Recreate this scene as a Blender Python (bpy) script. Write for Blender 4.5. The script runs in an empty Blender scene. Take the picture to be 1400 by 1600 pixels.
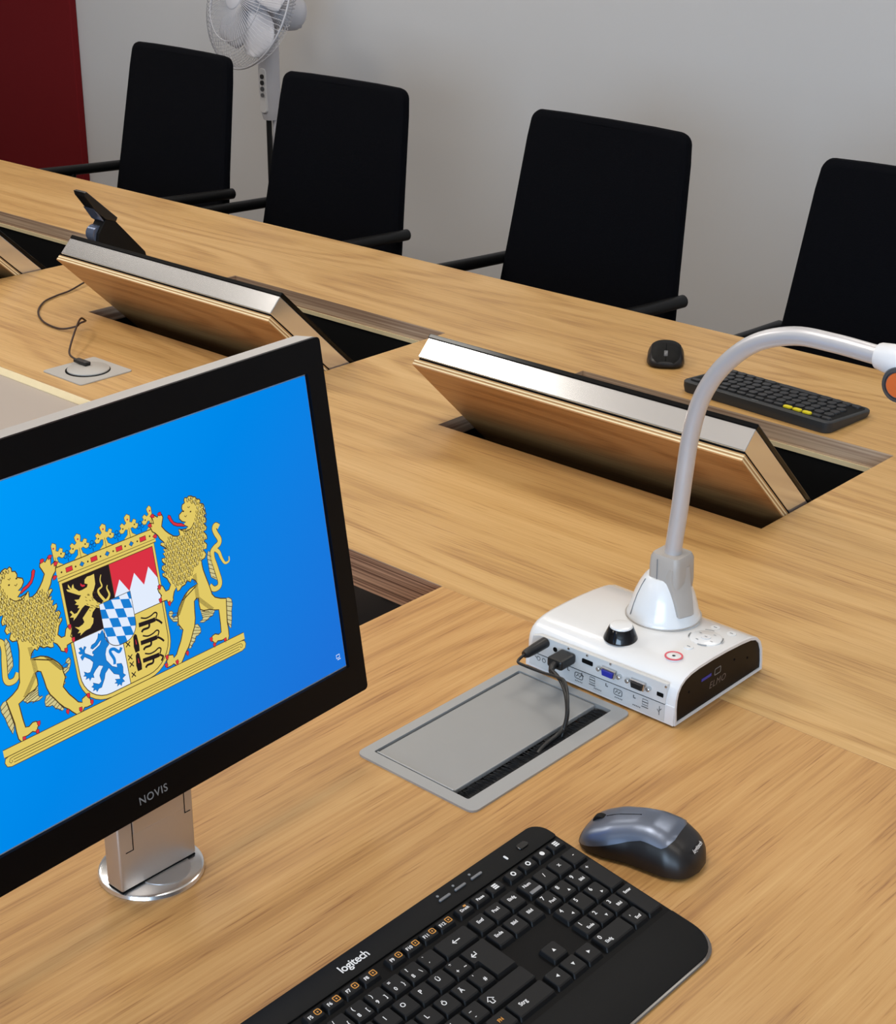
import bpy, bmesh, math, random
from mathutils import Vector, Matrix
from mathutils.geometry import tessellate_polygon
random.seed(7)
SC = bpy.context.scene
COL = SC.collection
PI = math.pi
TZ = 0.74                                   # table top height

# ---------------------------------------------------------------- camera
cam = bpy.data.cameras.new('camera')
cam.sensor_fit = 'HORIZONTAL'; cam.sensor_width = 36.0; cam.lens = 2506.9 / 1400 * 36.0
cam.clip_start = 0.05; cam.clip_end = 60
camo = bpy.data.objects.new('camera', cam); COL.objects.link(camo)
camo.matrix_world = Matrix(((0.741591, -0.271153, 0.613612, 0.0), (0.670808, 0.289197, -0.682921, 0.0),
                            (0.007721, 0.918064, 0.396358, 1.55), (0, 0, 0, 1)))
SC.camera = camo

# ---------------------------------------------------------------- world, light, exposure
w = bpy.data.worlds.new('world'); SC.world = w; w.use_nodes = True
w.node_tree.nodes['Background'].inputs[0].default_value = (0.55, 0.65, 0.8, 1)
w.node_tree.nodes['Background'].inputs[1].default_value = 0.25
SC.view_settings.view_transform = 'Standard'; SC.view_settings.look = 'None'
SC.view_settings.exposure = 0.06; SC.view_settings.gamma = 1.0; SC.view_settings.use_curve_mapping = False


def area(name, loc, rot, sx, sy, power, col):
    l = bpy.data.lights.new(name, 'AREA'); l.shape = 'RECTANGLE'; l.size = sx; l.size_y = sy
    l.energy = power; l.color = col
    o = bpy.data.objects.new(name, l); COL.objects.link(o); o.location = loc; o.rotation_euler = rot
    return o


LAMP = (1.0, 0.945, 0.865)
# square ceiling luminaires, plus an added far row brightening wall and far wood
for lx_, ly_, le_ in ((-3.19, 0.78, 19), (-4.78, 1.30, 8.5), (-1.20, 0.78, 12), (0.60, 0.78, 8), (-3.19, -1.6, 7), (-1.20, -1.6, 3),
                      (-4.78, 3.0, 6), (-3.19, 2.55, 10), (-1.20, 2.55, 9), (0.60, 2.55, 5)):
    area('ceiling_lamp_and_fill', (lx_, ly_, 2.66), (0, 0, 0), 0.60, 0.60, le_, LAMP)
# added fill aimed up, brightens the ceiling that the aluminium mirrors
area('ceiling_fill', (-2.2, 0.5, 1.95), (PI, 0, 0), 5.5, 2.6, 19, LAMP)
# daylight through the window in the wall behind the camera
area('window_light', (1.3, -3.5, 1.65), (math.radians(90), 0, 0), 3.0, 1.5, 165, (0.56, 0.76, 1.0))


# ---------------------------------------------------------------- materials
def lin(c):
    c = c / 255.0
    return c / 12.92 if c <= 0.04045 else ((c + 0.055) / 1.055) ** 2.4


def rgb(r, g, b):
    return (lin(r), lin(g), lin(b), 1.0)


def mat(name, col, rough=0.5, metal=0.0, spec=0.5, bump=0.0, bscale=400.0, coat=0.0, var=0.0, vscale=30.0):
    m = bpy.data.materials.new(name); m.use_nodes = True
    nt = m.node_tree; b = nt.nodes['Principled BSDF']
    b.inputs['Base Color'].default_value = col; b.inputs['Roughness'].default_value = rough
    b.inputs['Metallic'].default_value = metal; b.inputs['Specular IOR Level'].default_value = spec
    b.inputs['Coat Weight'].default_value = coat
    if bump or var:
        tc = nt.nodes.new('ShaderNodeTexCoord'); n = nt.nodes.new('ShaderNodeTexNoise')
        n.inputs['Scale'].default_value = bscale if bump else vscale; n.inputs['Detail'].default_value = 3
        nt.links.new(tc.outputs['Object'], n.inputs['Vector'])
        if bump:
            bp = nt.nodes.new('ShaderNodeBump'); bp.inputs['Strength'].default_value = bump; bp.inputs['Distance'].default_value = 0.002
            nt.links.new(n.outputs['Fac'], bp.inputs['Height']); nt.links.new(bp.outputs['Normal'], b.inputs['Normal'])
        if var:
            mx = nt.nodes.new('ShaderNodeMix'); mx.data_type = 'RGBA'
            n2 = nt.nodes.new('ShaderNodeTexNoise'); n2.inputs['Scale'].default_value = vscale
            nt.links.new(tc.outputs['Object'], n2.inputs['Vector']); nt.links.new(n2.outputs['Fac'], mx.inputs[0])
            mx.inputs[6].default_value = tuple(c * (1 - var) for c in col[:3]) + (1,)
            mx.inputs[7].default_value = tuple(min(1, c * (1 + var)) for c in col[:3]) + (1,)
            nt.links.new(mx.outputs[2], b.inputs['Base Color'])
    return m


def emit(name, col, s=1.0):
    m = bpy.data.materials.new(name); m.use_nodes = True; nt = m.node_tree; nt.nodes.clear()
    e = nt.nodes.new('ShaderNodeEmission'); e.inputs[0].default_value = col; e.inputs[1].default_value = s
    o = nt.nodes.new('ShaderNodeOutputMaterial'); nt.links.new(e.outputs[0], o.inputs[0])
    return m


def wood(name, axis, dark, mid, light, seed=0.0, rough=0.42):
    """oak laminate: fine streaks, broad bands and cathedral figure running along the axis"""
    m = bpy.data.materials.new(name); m.use_nodes = True
    nt = m.node_tree; L = nt.links; b = nt.nodes['Principled BSDF']
    tc = nt.nodes.new('ShaderNodeTexCoord')

    def mp(along, across, off):
        n = nt.nodes.new('ShaderNodeMapping')
        n.inputs['Scale'].default_value = (along, across, across) if axis == 'X' else (across, along, across)
        n.inputs['Location'].default_value = (off + seed, off * 1.7 + seed, seed)
        L.new(tc.outputs['Object'], n.inputs['Vector']); return n

    def noise(mapn, detail, rgh=0.55, dist=0.0):
        n = nt.nodes.new('ShaderNodeTexNoise'); n.inputs['Scale'].default_value = 1.0
        n.inputs['Detail'].default_value = detail; n.inputs['Roughness'].default_value = rgh
        n.inputs['Distortion'].default_value = dist
        L.new(mapn.outputs[0], n.inputs['Vector']); return n

    def math_(op, a, c):
        n = nt.nodes.new('ShaderNodeMath'); n.operation = op
        for i, v in ((0, a), (1, c)):
            if isinstance(v, (int, float)): n.inputs[i].default_value = v
            elif v is not None: L.new(v, n.inputs[i])
        return n.outputs[0]
    fine = noise(mp(5, 300, 3.1), 4, 0.65)
    med = noise(mp(1.3, 60, 7.7), 4, 0.6, 0.3)
    broad = noise(mp(0.9, 9, 1.3), 2, 0.5, 0.3)
    cath = noise(mp(0.8, 5.0, 5.2), 1.2, 0.4)
    pore = noise(mp(16, 520, 2.4), 2, 0.5)
    ring = math_('SINE', math_('MULTIPLY', cath.outputs['Fac'], 85.0), None)
    ring = math_('MULTIPLY', math_('MAXIMUM', ring, -0.2), -1.0)
    ringm = math_('MULTIPLY', ring, math_('MULTIPLY', math_('MAXIMUM', math_('SUBTRACT', broad.outputs['Fac'], 0.34), 0.0), 0.55))
    pm = math_('MULTIPLY', math_('MAXIMUM', math_('SUBTRACT', pore.outputs['Fac'], 0.60), 0.0), -1.1)
    a = math_('MULTIPLY', fine.outputs['Fac'], 0.60)
    bb = math_('MULTIPLY', med.outputs['Fac'], 0.40)
    c = math_('MULTIPLY', broad.outputs['Fac'], 0.46)
    s = math_('ADD', math_('ADD', a, bb), math_('ADD', c, ringm))
    s = math_('ADD', math_('MULTIPLY', s, 0.69), pm)
    r = nt.nodes.new('ShaderNodeValToRGB'); e = r.color_ramp.elements
    e[0].position = 0.31; e[0].color = dark; e[1].position = 0.69; e[1].color = light
    q = e.new(0.485); q.color = mid
    L.new(s, r.inputs[0]); L.new(r.outputs[0], b.inputs['Base Color'])
    b.inputs['Roughness'].default_value = rough; b.inputs['Specular IOR Level'].default_value = 0.4
    bp = nt.nodes.new('ShaderNodeBump'); bp.inputs['Strength'].default_value = 0.06; bp.inputs['Distance'].default_value = 0.001
    L.new(fine.outputs['Fac'], bp.inputs['Height']); L.new(bp.outputs[0], b.inputs['Normal'])
    return m


def ply(name, c0, c1, layers_per_m, axis_z=True):
    """plywood edge: thin horizontal veneers"""
    m = bpy.data.materials.new(name); m.use_nodes = True; nt = m.node_tree; L = nt.links
    b = nt.nodes['Principled BSDF']; tc = nt.nodes.new('ShaderNodeTexCoord')
    mp = nt.nodes.new('ShaderNodeMapping'); mp.inputs['Scale'].default_value = (3, 3, layers_per_m) if axis_z else (3, layers_per_m, 3)
    n = nt.nodes.new('ShaderNodeTexNoise'); n.inputs['Scale'].default_value = 1; n.inputs['Detail'].default_value = 4
    L.new(tc.outputs['Object'], mp.inputs[0]); L.new(mp.outputs[0], n.inputs['Vector'])
    r = nt.nodes.new('ShaderNodeValToRGB'); r.color_ramp.elements[0].position = 0.36; r.color_ramp.elements[1].position = 0.62
    r.color_ramp.elements[0].color = c0; r.color_ramp.elements[1].color = c1
    L.new(n.outputs['Fac'], r.inputs[0]); L.new(r.outputs[0], b.inputs['Base Color']); b.inputs['Roughness'].default_value = 0.6
    return m


M = {}
WD, WM, WL = rgb(160, 117, 68), rgb(198, 156, 97), rgb(215, 176, 119)
M['lid_light'] = mat('birch_ply_light', rgb(240, 220, 176), 0.55, var=0.05, vscale=60)
M['lid_dark'] = mat('birch_ply_dark', rgb(176, 134, 84), 0.6, var=0.08, vscale=60)
M['wood_lid'] = wood('oak_lid_bounce_tint', 'X', rgb(146, 98, 54), rgb(180, 130, 78), rgb(198, 150, 96), 9.1)  # oak made more orange, for light bounced up from the table
M['wood_x'] = wood('oak_along_x', 'X', WD, WM, WL, 0.0)
M['wood_y'] = wood('oak_along_y', 'Y', rgb(154, 107, 60), rgb(193, 146, 87), rgb(211, 168, 109), 4.3)
M['ply_brown'] = ply('plywood_edge_brown', rgb(122, 82, 60), rgb(214, 162, 126), 420)
M['ply_grey'] = ply('plywood_edge_pale', rgb(156, 124, 102), rgb(206, 178, 150), 300)
M['ply_lid'] = ply('plywood_lid_edge', rgb(150, 112, 70), rgb(236, 206, 156), 330, False)
M['brush_black'] = mat('black_brush_bristle', rgb(30, 30, 31), 0.6)
M['black_void'] = mat('matt_black_box', rgb(16, 16, 17), 0.7, spec=0.2)
M['black_gap'] = mat('black_gasket', rgb(12, 12, 12), 0.8, spec=0.1)
M['black_glass'] = mat('black_glass', rgb(8, 8, 9), 0.15, spec=0.2)
M['bezel'] = mat('black_bezel', rgb(9, 8, 9), 0.3, spec=0.12)
M['alu'] = mat('brushed_aluminium', rgb(230, 230, 231), 0.17, 0.92)
M['alu_housing'] = mat('satin_aluminium_coating', rgb(190, 187, 184), 0.4, 0.25)
M['alu_matt'] = mat('bead_blasted_aluminium', rgb(196, 190, 186), 0.42, 0.85)
M['silver'] = mat('silver_grey_coating', rgb(168, 168, 167), 0.45, 0.35)
M['silver_lid'] = mat('silver_grey_lid', rgb(160, 160, 159), 0.42, 0.35, var=0.02)
M['arm_silver'] = mat('silver_painted_tube', rgb(200, 197, 198), 0.36, 0.4)
M['neck_grey'] = mat('warm_grey_plastic', rgb(172, 165, 158), 0.4)
M['white_gloss'] = mat('white_gloss_plastic', rgb(228, 228, 228), 0.22, coat=0.3)
M['white_matt'] = mat('white_plastic', rgb(222, 221, 222), 0.4)
M['fan_white'] = mat('fan_white_plastic', rgb(205, 204, 210), 0.45)
M['wire'] = mat('white_coated_wire', rgb(196, 195, 200), 0.4)
M['port_panel'] = mat('satin_grey_panel', rgb(212, 213, 213), 0.4, 0.1)
M['label_strip'] = mat('pale_grey_strip', rgb(198, 199, 199), 0.35)
M['dark_side'] = mat('smoked_side_panel', rgb(20, 14, 12), 0.45, spec=0.15)
M['black_gloss'] = mat('black_gloss_plastic', rgb(14, 14, 15), 0.12)
M['elmo_print'] = mat('grey_brown_print', rgb(108, 96, 92), 0.5)
M['seam_grey'] = mat('grey_seam', rgb(120, 120, 122), 0.6)
M['black_plastic'] = mat('black_plastic', rgb(22, 22, 23), 0.4)
M['black_soft'] = mat('soft_black_plastic', rgb(15, 15, 15), 0.6, spec=0.18, bump=0.04, bscale=900)
M['deck'] = mat('gloss_black_deck', rgb(7, 7, 8), 0.5, spec=0.12)
M['key'] = mat('black_keycap', rgb(22, 22, 23), 0.5, spec=0.2)
M['legend_white'] = mat('white_print', rgb(225, 225, 225), 0.5)
M['legend_orange'] = mat('orange_print', rgb(205, 140, 50), 0.5)
M['icon_grey'] = mat('dark_grey_print', rgb(74, 76, 78), 0.5)
M['legend_grey'] = mat('grey_print', rgb(120, 122, 124), 0.5)
M['led_bar'] = mat('grey_button', rgb(112, 113, 116), 0.4, 0.3)
M['clear_rim'] = mat('pale_clear_rim', rgb(96, 88, 82), 0.2)
M['mouse_blue'] = mat('steel_blue_metallic', rgb(116, 124, 140), 0.33, 0.75)
M['mouse_black'] = mat('satin_black', rgb(24, 21, 21), 0.38)
M['k_dark'] = mat('anthracite_plastic', rgb(48, 50, 52), 0.55)
M['k_key'] = mat('anthracite_key', rgb(40, 41, 44), 0.5)
M['yellow'] = mat('yellow_key', rgb(222, 205, 20), 0.5)
M['fabric'] = mat('black_woven_fabric', rgb(8, 9, 14), 0.9, spec=0.08, bump=0.25, bscale=700)
M['chair_black'] = mat('black_chair_plastic', rgb(11, 11, 12), 0.45, spec=0.3)
M['cable'] = mat('black_cable', rgb(24, 24, 24), 0.4)
M['cable_brown'] = mat('dark_brown_cable', rgb(52, 30, 20), 0.5)
M['plate_grey'] = mat('light_grey_plate', rgb(176, 172, 166), 0.5)
M['panel_grey'] = mat('grey_beige_linoleum', rgb(172, 160, 150), 0.6, var=0.02, vscale=8)
M['orange'] = mat('orange_cap', rgb(206, 100, 40), 0.4)
M['ring_grey'] = mat('dark_grey_ring', rgb(84, 86, 90), 0.3, 0.4)
M['vga_blue'] = mat('blue_socket', rgb(30, 40, 150), 0.4)
M['red'] = mat('red_print', rgb(215, 90, 100), 0.5)
M['steel'] = mat('bright_steel', rgb(200, 200, 200), 0.25, 1.0)
M['phone_sheen'] = mat('blue_grey_sheen', rgb(104, 116, 140), 0.2, 0.5)  # bluish reflections on handset and stand, put in as a colour
M['wall'] = mat('painted_wall', rgb(208, 206, 205), 0.85, spec=0.2, bump=0.05, bscale=160)
M['ceiling'] = mat('white_ceiling', rgb(226, 224, 220), 0.9, spec=0.2)
M['carpet'] = mat('dark_grey_carpet', rgb(104, 92, 84), 0.95, spec=0.1, bump=0.3, bscale=500)
M['red_wall'] = mat('dark_red_fabric_panel', rgb(112, 22, 26), 0.85, spec=0.15, bump=0.08, bscale=500)
M['e_gold'] = emit('screen_gold', rgb(222, 198, 100)); M['e_dark'] = emit('screen_line_brown', rgb(72, 56, 34))
M['e_red'] = emit('screen_red', rgb(214, 50, 66)); M['e_white'] = emit('screen_white', rgb(222, 232, 248))
M['e_blue'] = emit('screen_blue', rgb(26, 124, 206)); M['e_black'] = emit('screen_black', rgb(38, 30, 32))
M['e_pale'] = emit('screen_pale_gold', rgb(206, 196, 140)); M['e_navy'] = emit('screen_navy', rgb(16, 60, 120))


def screen_mat():
    m = bpy.data.materials.new('screen_blue_picture'); m.use_nodes = True; nt = m.node_tree; nt.nodes.clear(); L = nt.links
    tc = nt.nodes.new('ShaderNodeTexCoord'); sx = nt.nodes.new('ShaderNodeSeparateXYZ'); L.new(tc.outputs['Object'], sx.inputs[0])
    a = nt.nodes.new('ShaderNodeMath'); a.operation = 'MULTIPLY_ADD'; a.inputs[1].default_value = 1.6; a.inputs[2].default_value = 0.42
    L.new(sx.outputs[0], a.inputs[0])
    b2 = nt.nodes.new('ShaderNodeMath'); b2.operation = 'MULTIPLY_ADD'; b2.inputs[1].default_value = -1.7; L.new(sx.outputs[1], b2.inputs[0]); L.new(a.outputs[0], b2.inputs[2])
    c = nt.nodes.new('ShaderNodeMath'); c.operation = 'ADD'; c.inputs[1].default_value = 0.32; L.new(b2.outputs[0], c.inputs[0])
    r = nt.nodes.new('ShaderNodeValToRGB'); r.color_ramp.elements[0].color = rgb(0, 156, 248); r.color_ramp.elements[1].color = rgb(28, 112, 212)
    q = r.color_ramp.elements.new(0.5); q.color = rgb(0, 132, 228)
    L.new(c.outputs[0], r.inputs[0])
    e = nt.nodes.new('ShaderNodeEmission'); L.new(r.outputs[0], e.inputs[0]); e.inputs[1].default_value = 1.0
    o = nt.nodes.new('ShaderNodeOutputMaterial'); L.new(e.outputs[0], o.inputs[0]); return m


M['screen'] = screen_mat()

# ---------------------------------------------------------------- helpers
W = {}                                       # world matrix of every root and its parts


def root(name, label, cat, loc=(0, 0, 0), rz=0.0, mtx=None, group=None):
    o = bpy.data.objects.new(name, None); COL.objects.link(o); o.empty_display_size = 0.05
    mw = mtx if mtx is not None else Matrix.Translation(loc) @ Matrix.Rotation(rz, 4, 'Z')
    o.matrix_world = mw; W[o] = mw.copy()
    o['label'] = label; o['category'] = cat
    if group: o['group'] = group
    return o


def tag(o, label, cat, group=None):
    o['label'] = label; o['category'] = cat
    if group: o['group'] = group
    return o


def link(name, me, m, parent=None, loc=None, label=None):
    o = bpy.data.objects.new(name, me); COL.objects.link(o)
    if m is not None and len(me.materials) == 0:
        for k in (m if isinstance(m, (list, tuple)) else [m]): me.materials.append(M[k])
    if parent is not None:
        o.parent = parent
        W[o] = W.get(parent, Matrix.Identity(4)) @ (Matrix.Translation(loc) if loc else Matrix.Identity(4))
    else:
        W[o] = Matrix.Translation(loc) if loc else Matrix.Identity(4)
    if loc: o.location = loc
    if label: o['label'] = label
    return o


def part(name, bm, m, parent=None, world=False, smooth=None, loc=None, label=None):
    if world and parent is not None: bm.transform(W[parent].inverted())
    bmesh.ops.recalc_face_normals(bm, faces=bm.faces)
    if smooth:
        for f in bm.faces: f.smooth = True
        for e in bm.edges:
            if len(e.link_faces) == 2 and e.calc_face_angle(0) > math.radians(smooth): e.smooth = False
    me = bpy.data.meshes.new(name); bm.to_mesh(me); bm.free()
    return link(name, me, m, parent, loc, label)


def struct(name, bm, m):
    o = part(name, bm, m); o['kind'] = 'structure'; return o


def NB(): return bmesh.new()


def box(bm, x0, x1, y0, y1, z0, z1, bev=0.0, seg=2, mi=0):
    v = [bm.verts.new((x, y, z)) for z in (z0, z1) for y in (y0, y1) for x in (x0, x1)]
    fs = [bm.faces.new([v[i] for i in f]) for f in ((0, 2, 3, 1), (4, 5, 7, 6), (0, 1, 5, 4), (2, 6, 7, 3), (0, 4, 6, 2), (1, 3, 7, 5))]
    for f in fs: f.material_index = mi
    if bev:
        es = list({e for f in fs for e in f.edges})
        bmesh.ops.bevel(bm, geom=es, offset=bev, segments=seg, affect='EDGES', profile=0.5)
    return bm


def prism(bm, pts, h0, h1, ax='Z', bev=0.0, seg=2):
    """closed outline pts extruded from h0 to h1 along ax"""
    mk = {'Z': lambda p, h: (p[0], p[1], h), 'X': lambda p, h: (h, p[0], p[1]), 'Y': lambda p, h: (p[0], h, p[1])}[ax]
    a = [bm.verts.new(mk(p, h0)) for p in pts]; b = [bm.verts.new(mk(p, h1)) for p in pts]
    n = len(pts); f0 = bm.faces.new(a); f1 = bm.faces.new(b[::-1])
    for i in range(n): bm.faces.new((a[i], b[i], b[(i + 1) % n], a[(i + 1) % n]))
    if bev:
        es = list(set(f0.edges) | set(f1.edges))
        bmesh.ops.recalc_face_normals(bm, faces=bm.faces)
        bmesh.ops.bevel(bm, geom=es, offset=bev, segments=seg, affect='EDGES', profile=0.5)
    return bm


def rrect(x0, x1, y0, y1, r, n=5):
    o = []
    rs = r if isinstance(r, (list, tuple)) else [r] * 4         # corners: x1y1, x0y1, x0y0, x1y0
    for (cx, cy, a, rr) in ((x1 - rs[0], y1 - rs[0], 0, rs[0]), (x0 + rs[1], y1 - rs[1], 90, rs[1]), (x0 + rs[2], y0 + rs[2], 180, rs[2]), (x1 - rs[3], y0 + rs[3], 270, rs[3])):
        for i in range(n + 1):
            t = math.radians(a + 90 * i / n); o.append((cx + rr * math.cos(t), cy + rr * math.sin(t)))
    return o


def circ(cx, cy, r, n=24, r2=None):
    r2 = r2 or r
    return [(cx + r * math.cos(2 * PI * i / n), cy + r2 * math.sin(2 * PI * i / n)) for i in range(n)]


def smooth_path(pts, n=6):
    P = [Vector(p) for p in pts]; o = []
    for i in range(len(P) - 1):
        p0, p1, p2, p3 = P[max(i - 1, 0)], P[i], P[i + 1], P[min(i + 2, len(P) - 1)]
        for k in range(n):
            t = k / n
            o.append(0.5 * ((2 * p1) + (p2 - p0) * t + (2 * p0 - 5 * p1 + 4 * p2 - p3) * t * t + (3 * p1 - p0 - 3 * p2 + p3) * t ** 3))
    o.append(P[-1]); return o


def tube(bm, pts, r, seg=12, cap=True, sx=1.0):
    P = [Vector(p) for p in pts]; n = len(P)
    rr = r if isinstance(r, (list, tuple)) else [r] * n
    T = [(P[min(i + 1, n - 1)] - P[max(i - 1, 0)]).normalized() for i in range(n)]
    u = T[0].orthogonal().normalized(); rings = []
    if abs(T[0].z) < 0.9: u = T[0].cross(Vector((0, 0, 1))).normalized()
    for i in range(n):
        u = (u - T[i] * u.dot(T[i])).normalized(); v = T[i].cross(u)
        rings.append([bm.verts.new(P[i] + (u * math.cos(2 * PI * k / seg) * sx + v * math.sin(2 * PI * k / seg)) * rr[i]) for k in range(seg)])
    for i in range(n - 1):
        for k in range(seg):
            bm.faces.new((rings[i][k], rings[i][(k + 1) % seg], rings[i + 1][(k + 1) % seg], rings[i + 1][k]))
    if cap: bm.faces.new(rings[0][::-1]); bm.faces.new(rings[-1])
    return bm


def lathe(bm, prof, c=(0, 0, 0), axis='Z', n=28):
    """profile of (radius, height) turned about an axis through c"""
    c = Vector(c); rings = []
    fr = {'Z': ((1, 0, 0), (0, 1, 0), (0, 0, 1)), 'Y': ((1, 0, 0), (0, 0, 1), (0, 1, 0)), 'X': ((0, 1, 0), (0, 0, 1), (1, 0, 0))}
    A = [Vector(q) for q in (fr[axis] if isinstance(axis, str) else axis)]
    for r, h in prof:
        rings.append([bm.verts.new(c + A[2] * h + (A[0] * math.cos(2 * PI * k / n) + A[1] * math.sin(2 * PI * k / n)) * max(r, 1e-5)) for k in range(n)])
    for i in range(len(rings) - 1):
        for k in range(n): bm.faces.new((rings[i][k], rings[i][(k + 1) % n], rings[i + 1][(k + 1) % n], rings[i + 1][k]))
    if prof[0][0] > 1e-4: bm.faces.new(rings[0][::-1])
    if prof[-1][0] > 1e-4: bm.faces.new(rings[-1])
    return bm


def grid_slab(bm, xs, ys, hole, z0, z1):
    """slab over the cells of a grid that hole(x, y) leaves standing, one welded mesh"""
    V = {}

    def vt(i, j, z):
        if (i, j, z) not in V: V[(i, j, z)] = bm.verts.new((xs[i], ys[j], z))
        return V[(i, j, z)]
    keep = {(i, j) for i in range(len(xs) - 1) for j in range(len(ys) - 1) if not hole((xs[i] + xs[i + 1]) / 2, (ys[j] + ys[j + 1]) / 2)}
    for i, j in keep:
        bm.faces.new([vt(i, j, z1), vt(i + 1, j, z1), vt(i + 1, j + 1, z1), vt(i, j + 1, z1)])
        bm.faces.new([vt(i, j + 1, z0), vt(i + 1, j + 1, z0), vt(i + 1, j, z0), vt(i, j, z0)])
        for di, dj, a, b in ((-1, 0, (0, 1), (0, 0)), (1, 0, (1, 0), (1, 1)), (0, -1, (0, 0), (1, 0)), (0, 1, (1, 1), (0, 1))):
            if (i + di, j + dj) not in keep:
                f = bm.faces.new([vt(i + a[0], j + a[1], z0), vt(i + b[0], j + b[1], z0), vt(i + b[0], j + b[1], z1), vt(i + a[0], j + a[1], z1)])
                f.material_index = 1
    return bm


def flat(bm, pts, z, mi=0):
    """flat filled outline (may be concave) at height z"""
    v = [bm.verts.new((p[0], p[1], z)) for p in pts]
    for t in tessellate_polygon([[Vector((p[0], p[1], 0)) for p in pts]]):
        try: f = bm.faces.new([v[i] for i in t])
        except ValueError: continue
        f.material_index = mi
    return bm


def stroke(bm, pts, wd, z, mi=0, closed=False, taper=False):
    P = [Vector((p[0], p[1], 0)) for p in pts]; n = len(P); L = []
    for i in range(n):
        a = P[(i - 1) % n] if closed or i else P[0]; b = P[(i + 1) % n] if closed or i < n - 1 else P[-1]
        t = (b - a); t = t.normalized() if t.length > 1e-9 else Vector((1, 0, 0)); nn = Vector((-t.y, t.x, 0))
        k = wd / 2 * ((1 - 0.75 * i / (n - 1)) if taper else 1)
        L.append((bm.verts.new((P[i].x + nn.x * k, P[i].y + nn.y * k, z)), bm.verts.new((P[i].x - nn.x * k, P[i].y - nn.y * k, z))))
    for i in range(n if closed else n - 1):
        j = (i + 1) % n
        f = bm.faces.new((L[i][0], L[i][1], L[j][1], L[j][0])); f.material_index = mi
    return bm


TEXTS = []


def text(s, size, m, parent, loc, name='lettering', rot=None, align='CENTER', shear=0.0, bold=0.0, space=1.0):
    """lettering lying in the parent's local xy plane (or turned by rot); made into a mesh in flush_text()"""
    c = bpy.data.curves.new(name, 'FONT'); c.body = s; c.size = size; c.align_x = align; c.align_y = 'CENTER'; c.shear = shear
    c.offset = bold; c.space_character = space; c.resolution_u = 3
    o = bpy.data.objects.new(name, c); COL.objects.link(o)
    TEXTS.append((o, m, parent, loc, rot, name)); return o


def flush_text():
    dg = bpy.context.evaluated_depsgraph_get(); cache = {}
    bpy.context.view_layer.update()
    for o, m, parent, loc, rot, name in TEXTS:
        c = o.data; key = (c.body, round(c.size, 5), m, c.align_x, c.shear)
        if key not in cache:
            me = bpy.data.meshes.new_from_object(o.evaluated_get(dg)); me.materials.clear(); me.materials.append(M[m]); me.name = name; cache[key] = me
        n = bpy.data.objects.new(name, cache[key]); COL.objects.link(n); n.parent = parent
        n.matrix_local = Matrix.Translation(loc) @ (rot if rot is not None else Matrix.Identity(4))
    for t in TEXTS:
        c = t[0].data; bpy.data.objects.remove(t[0]); bpy.data.curves.remove(c)


def dup(o, parent=None):
    c = o.copy(); COL.objects.link(c)
    if parent is not None: c.parent = parent
    for ch in list(o.children): dup(ch, c)
    return c

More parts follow.
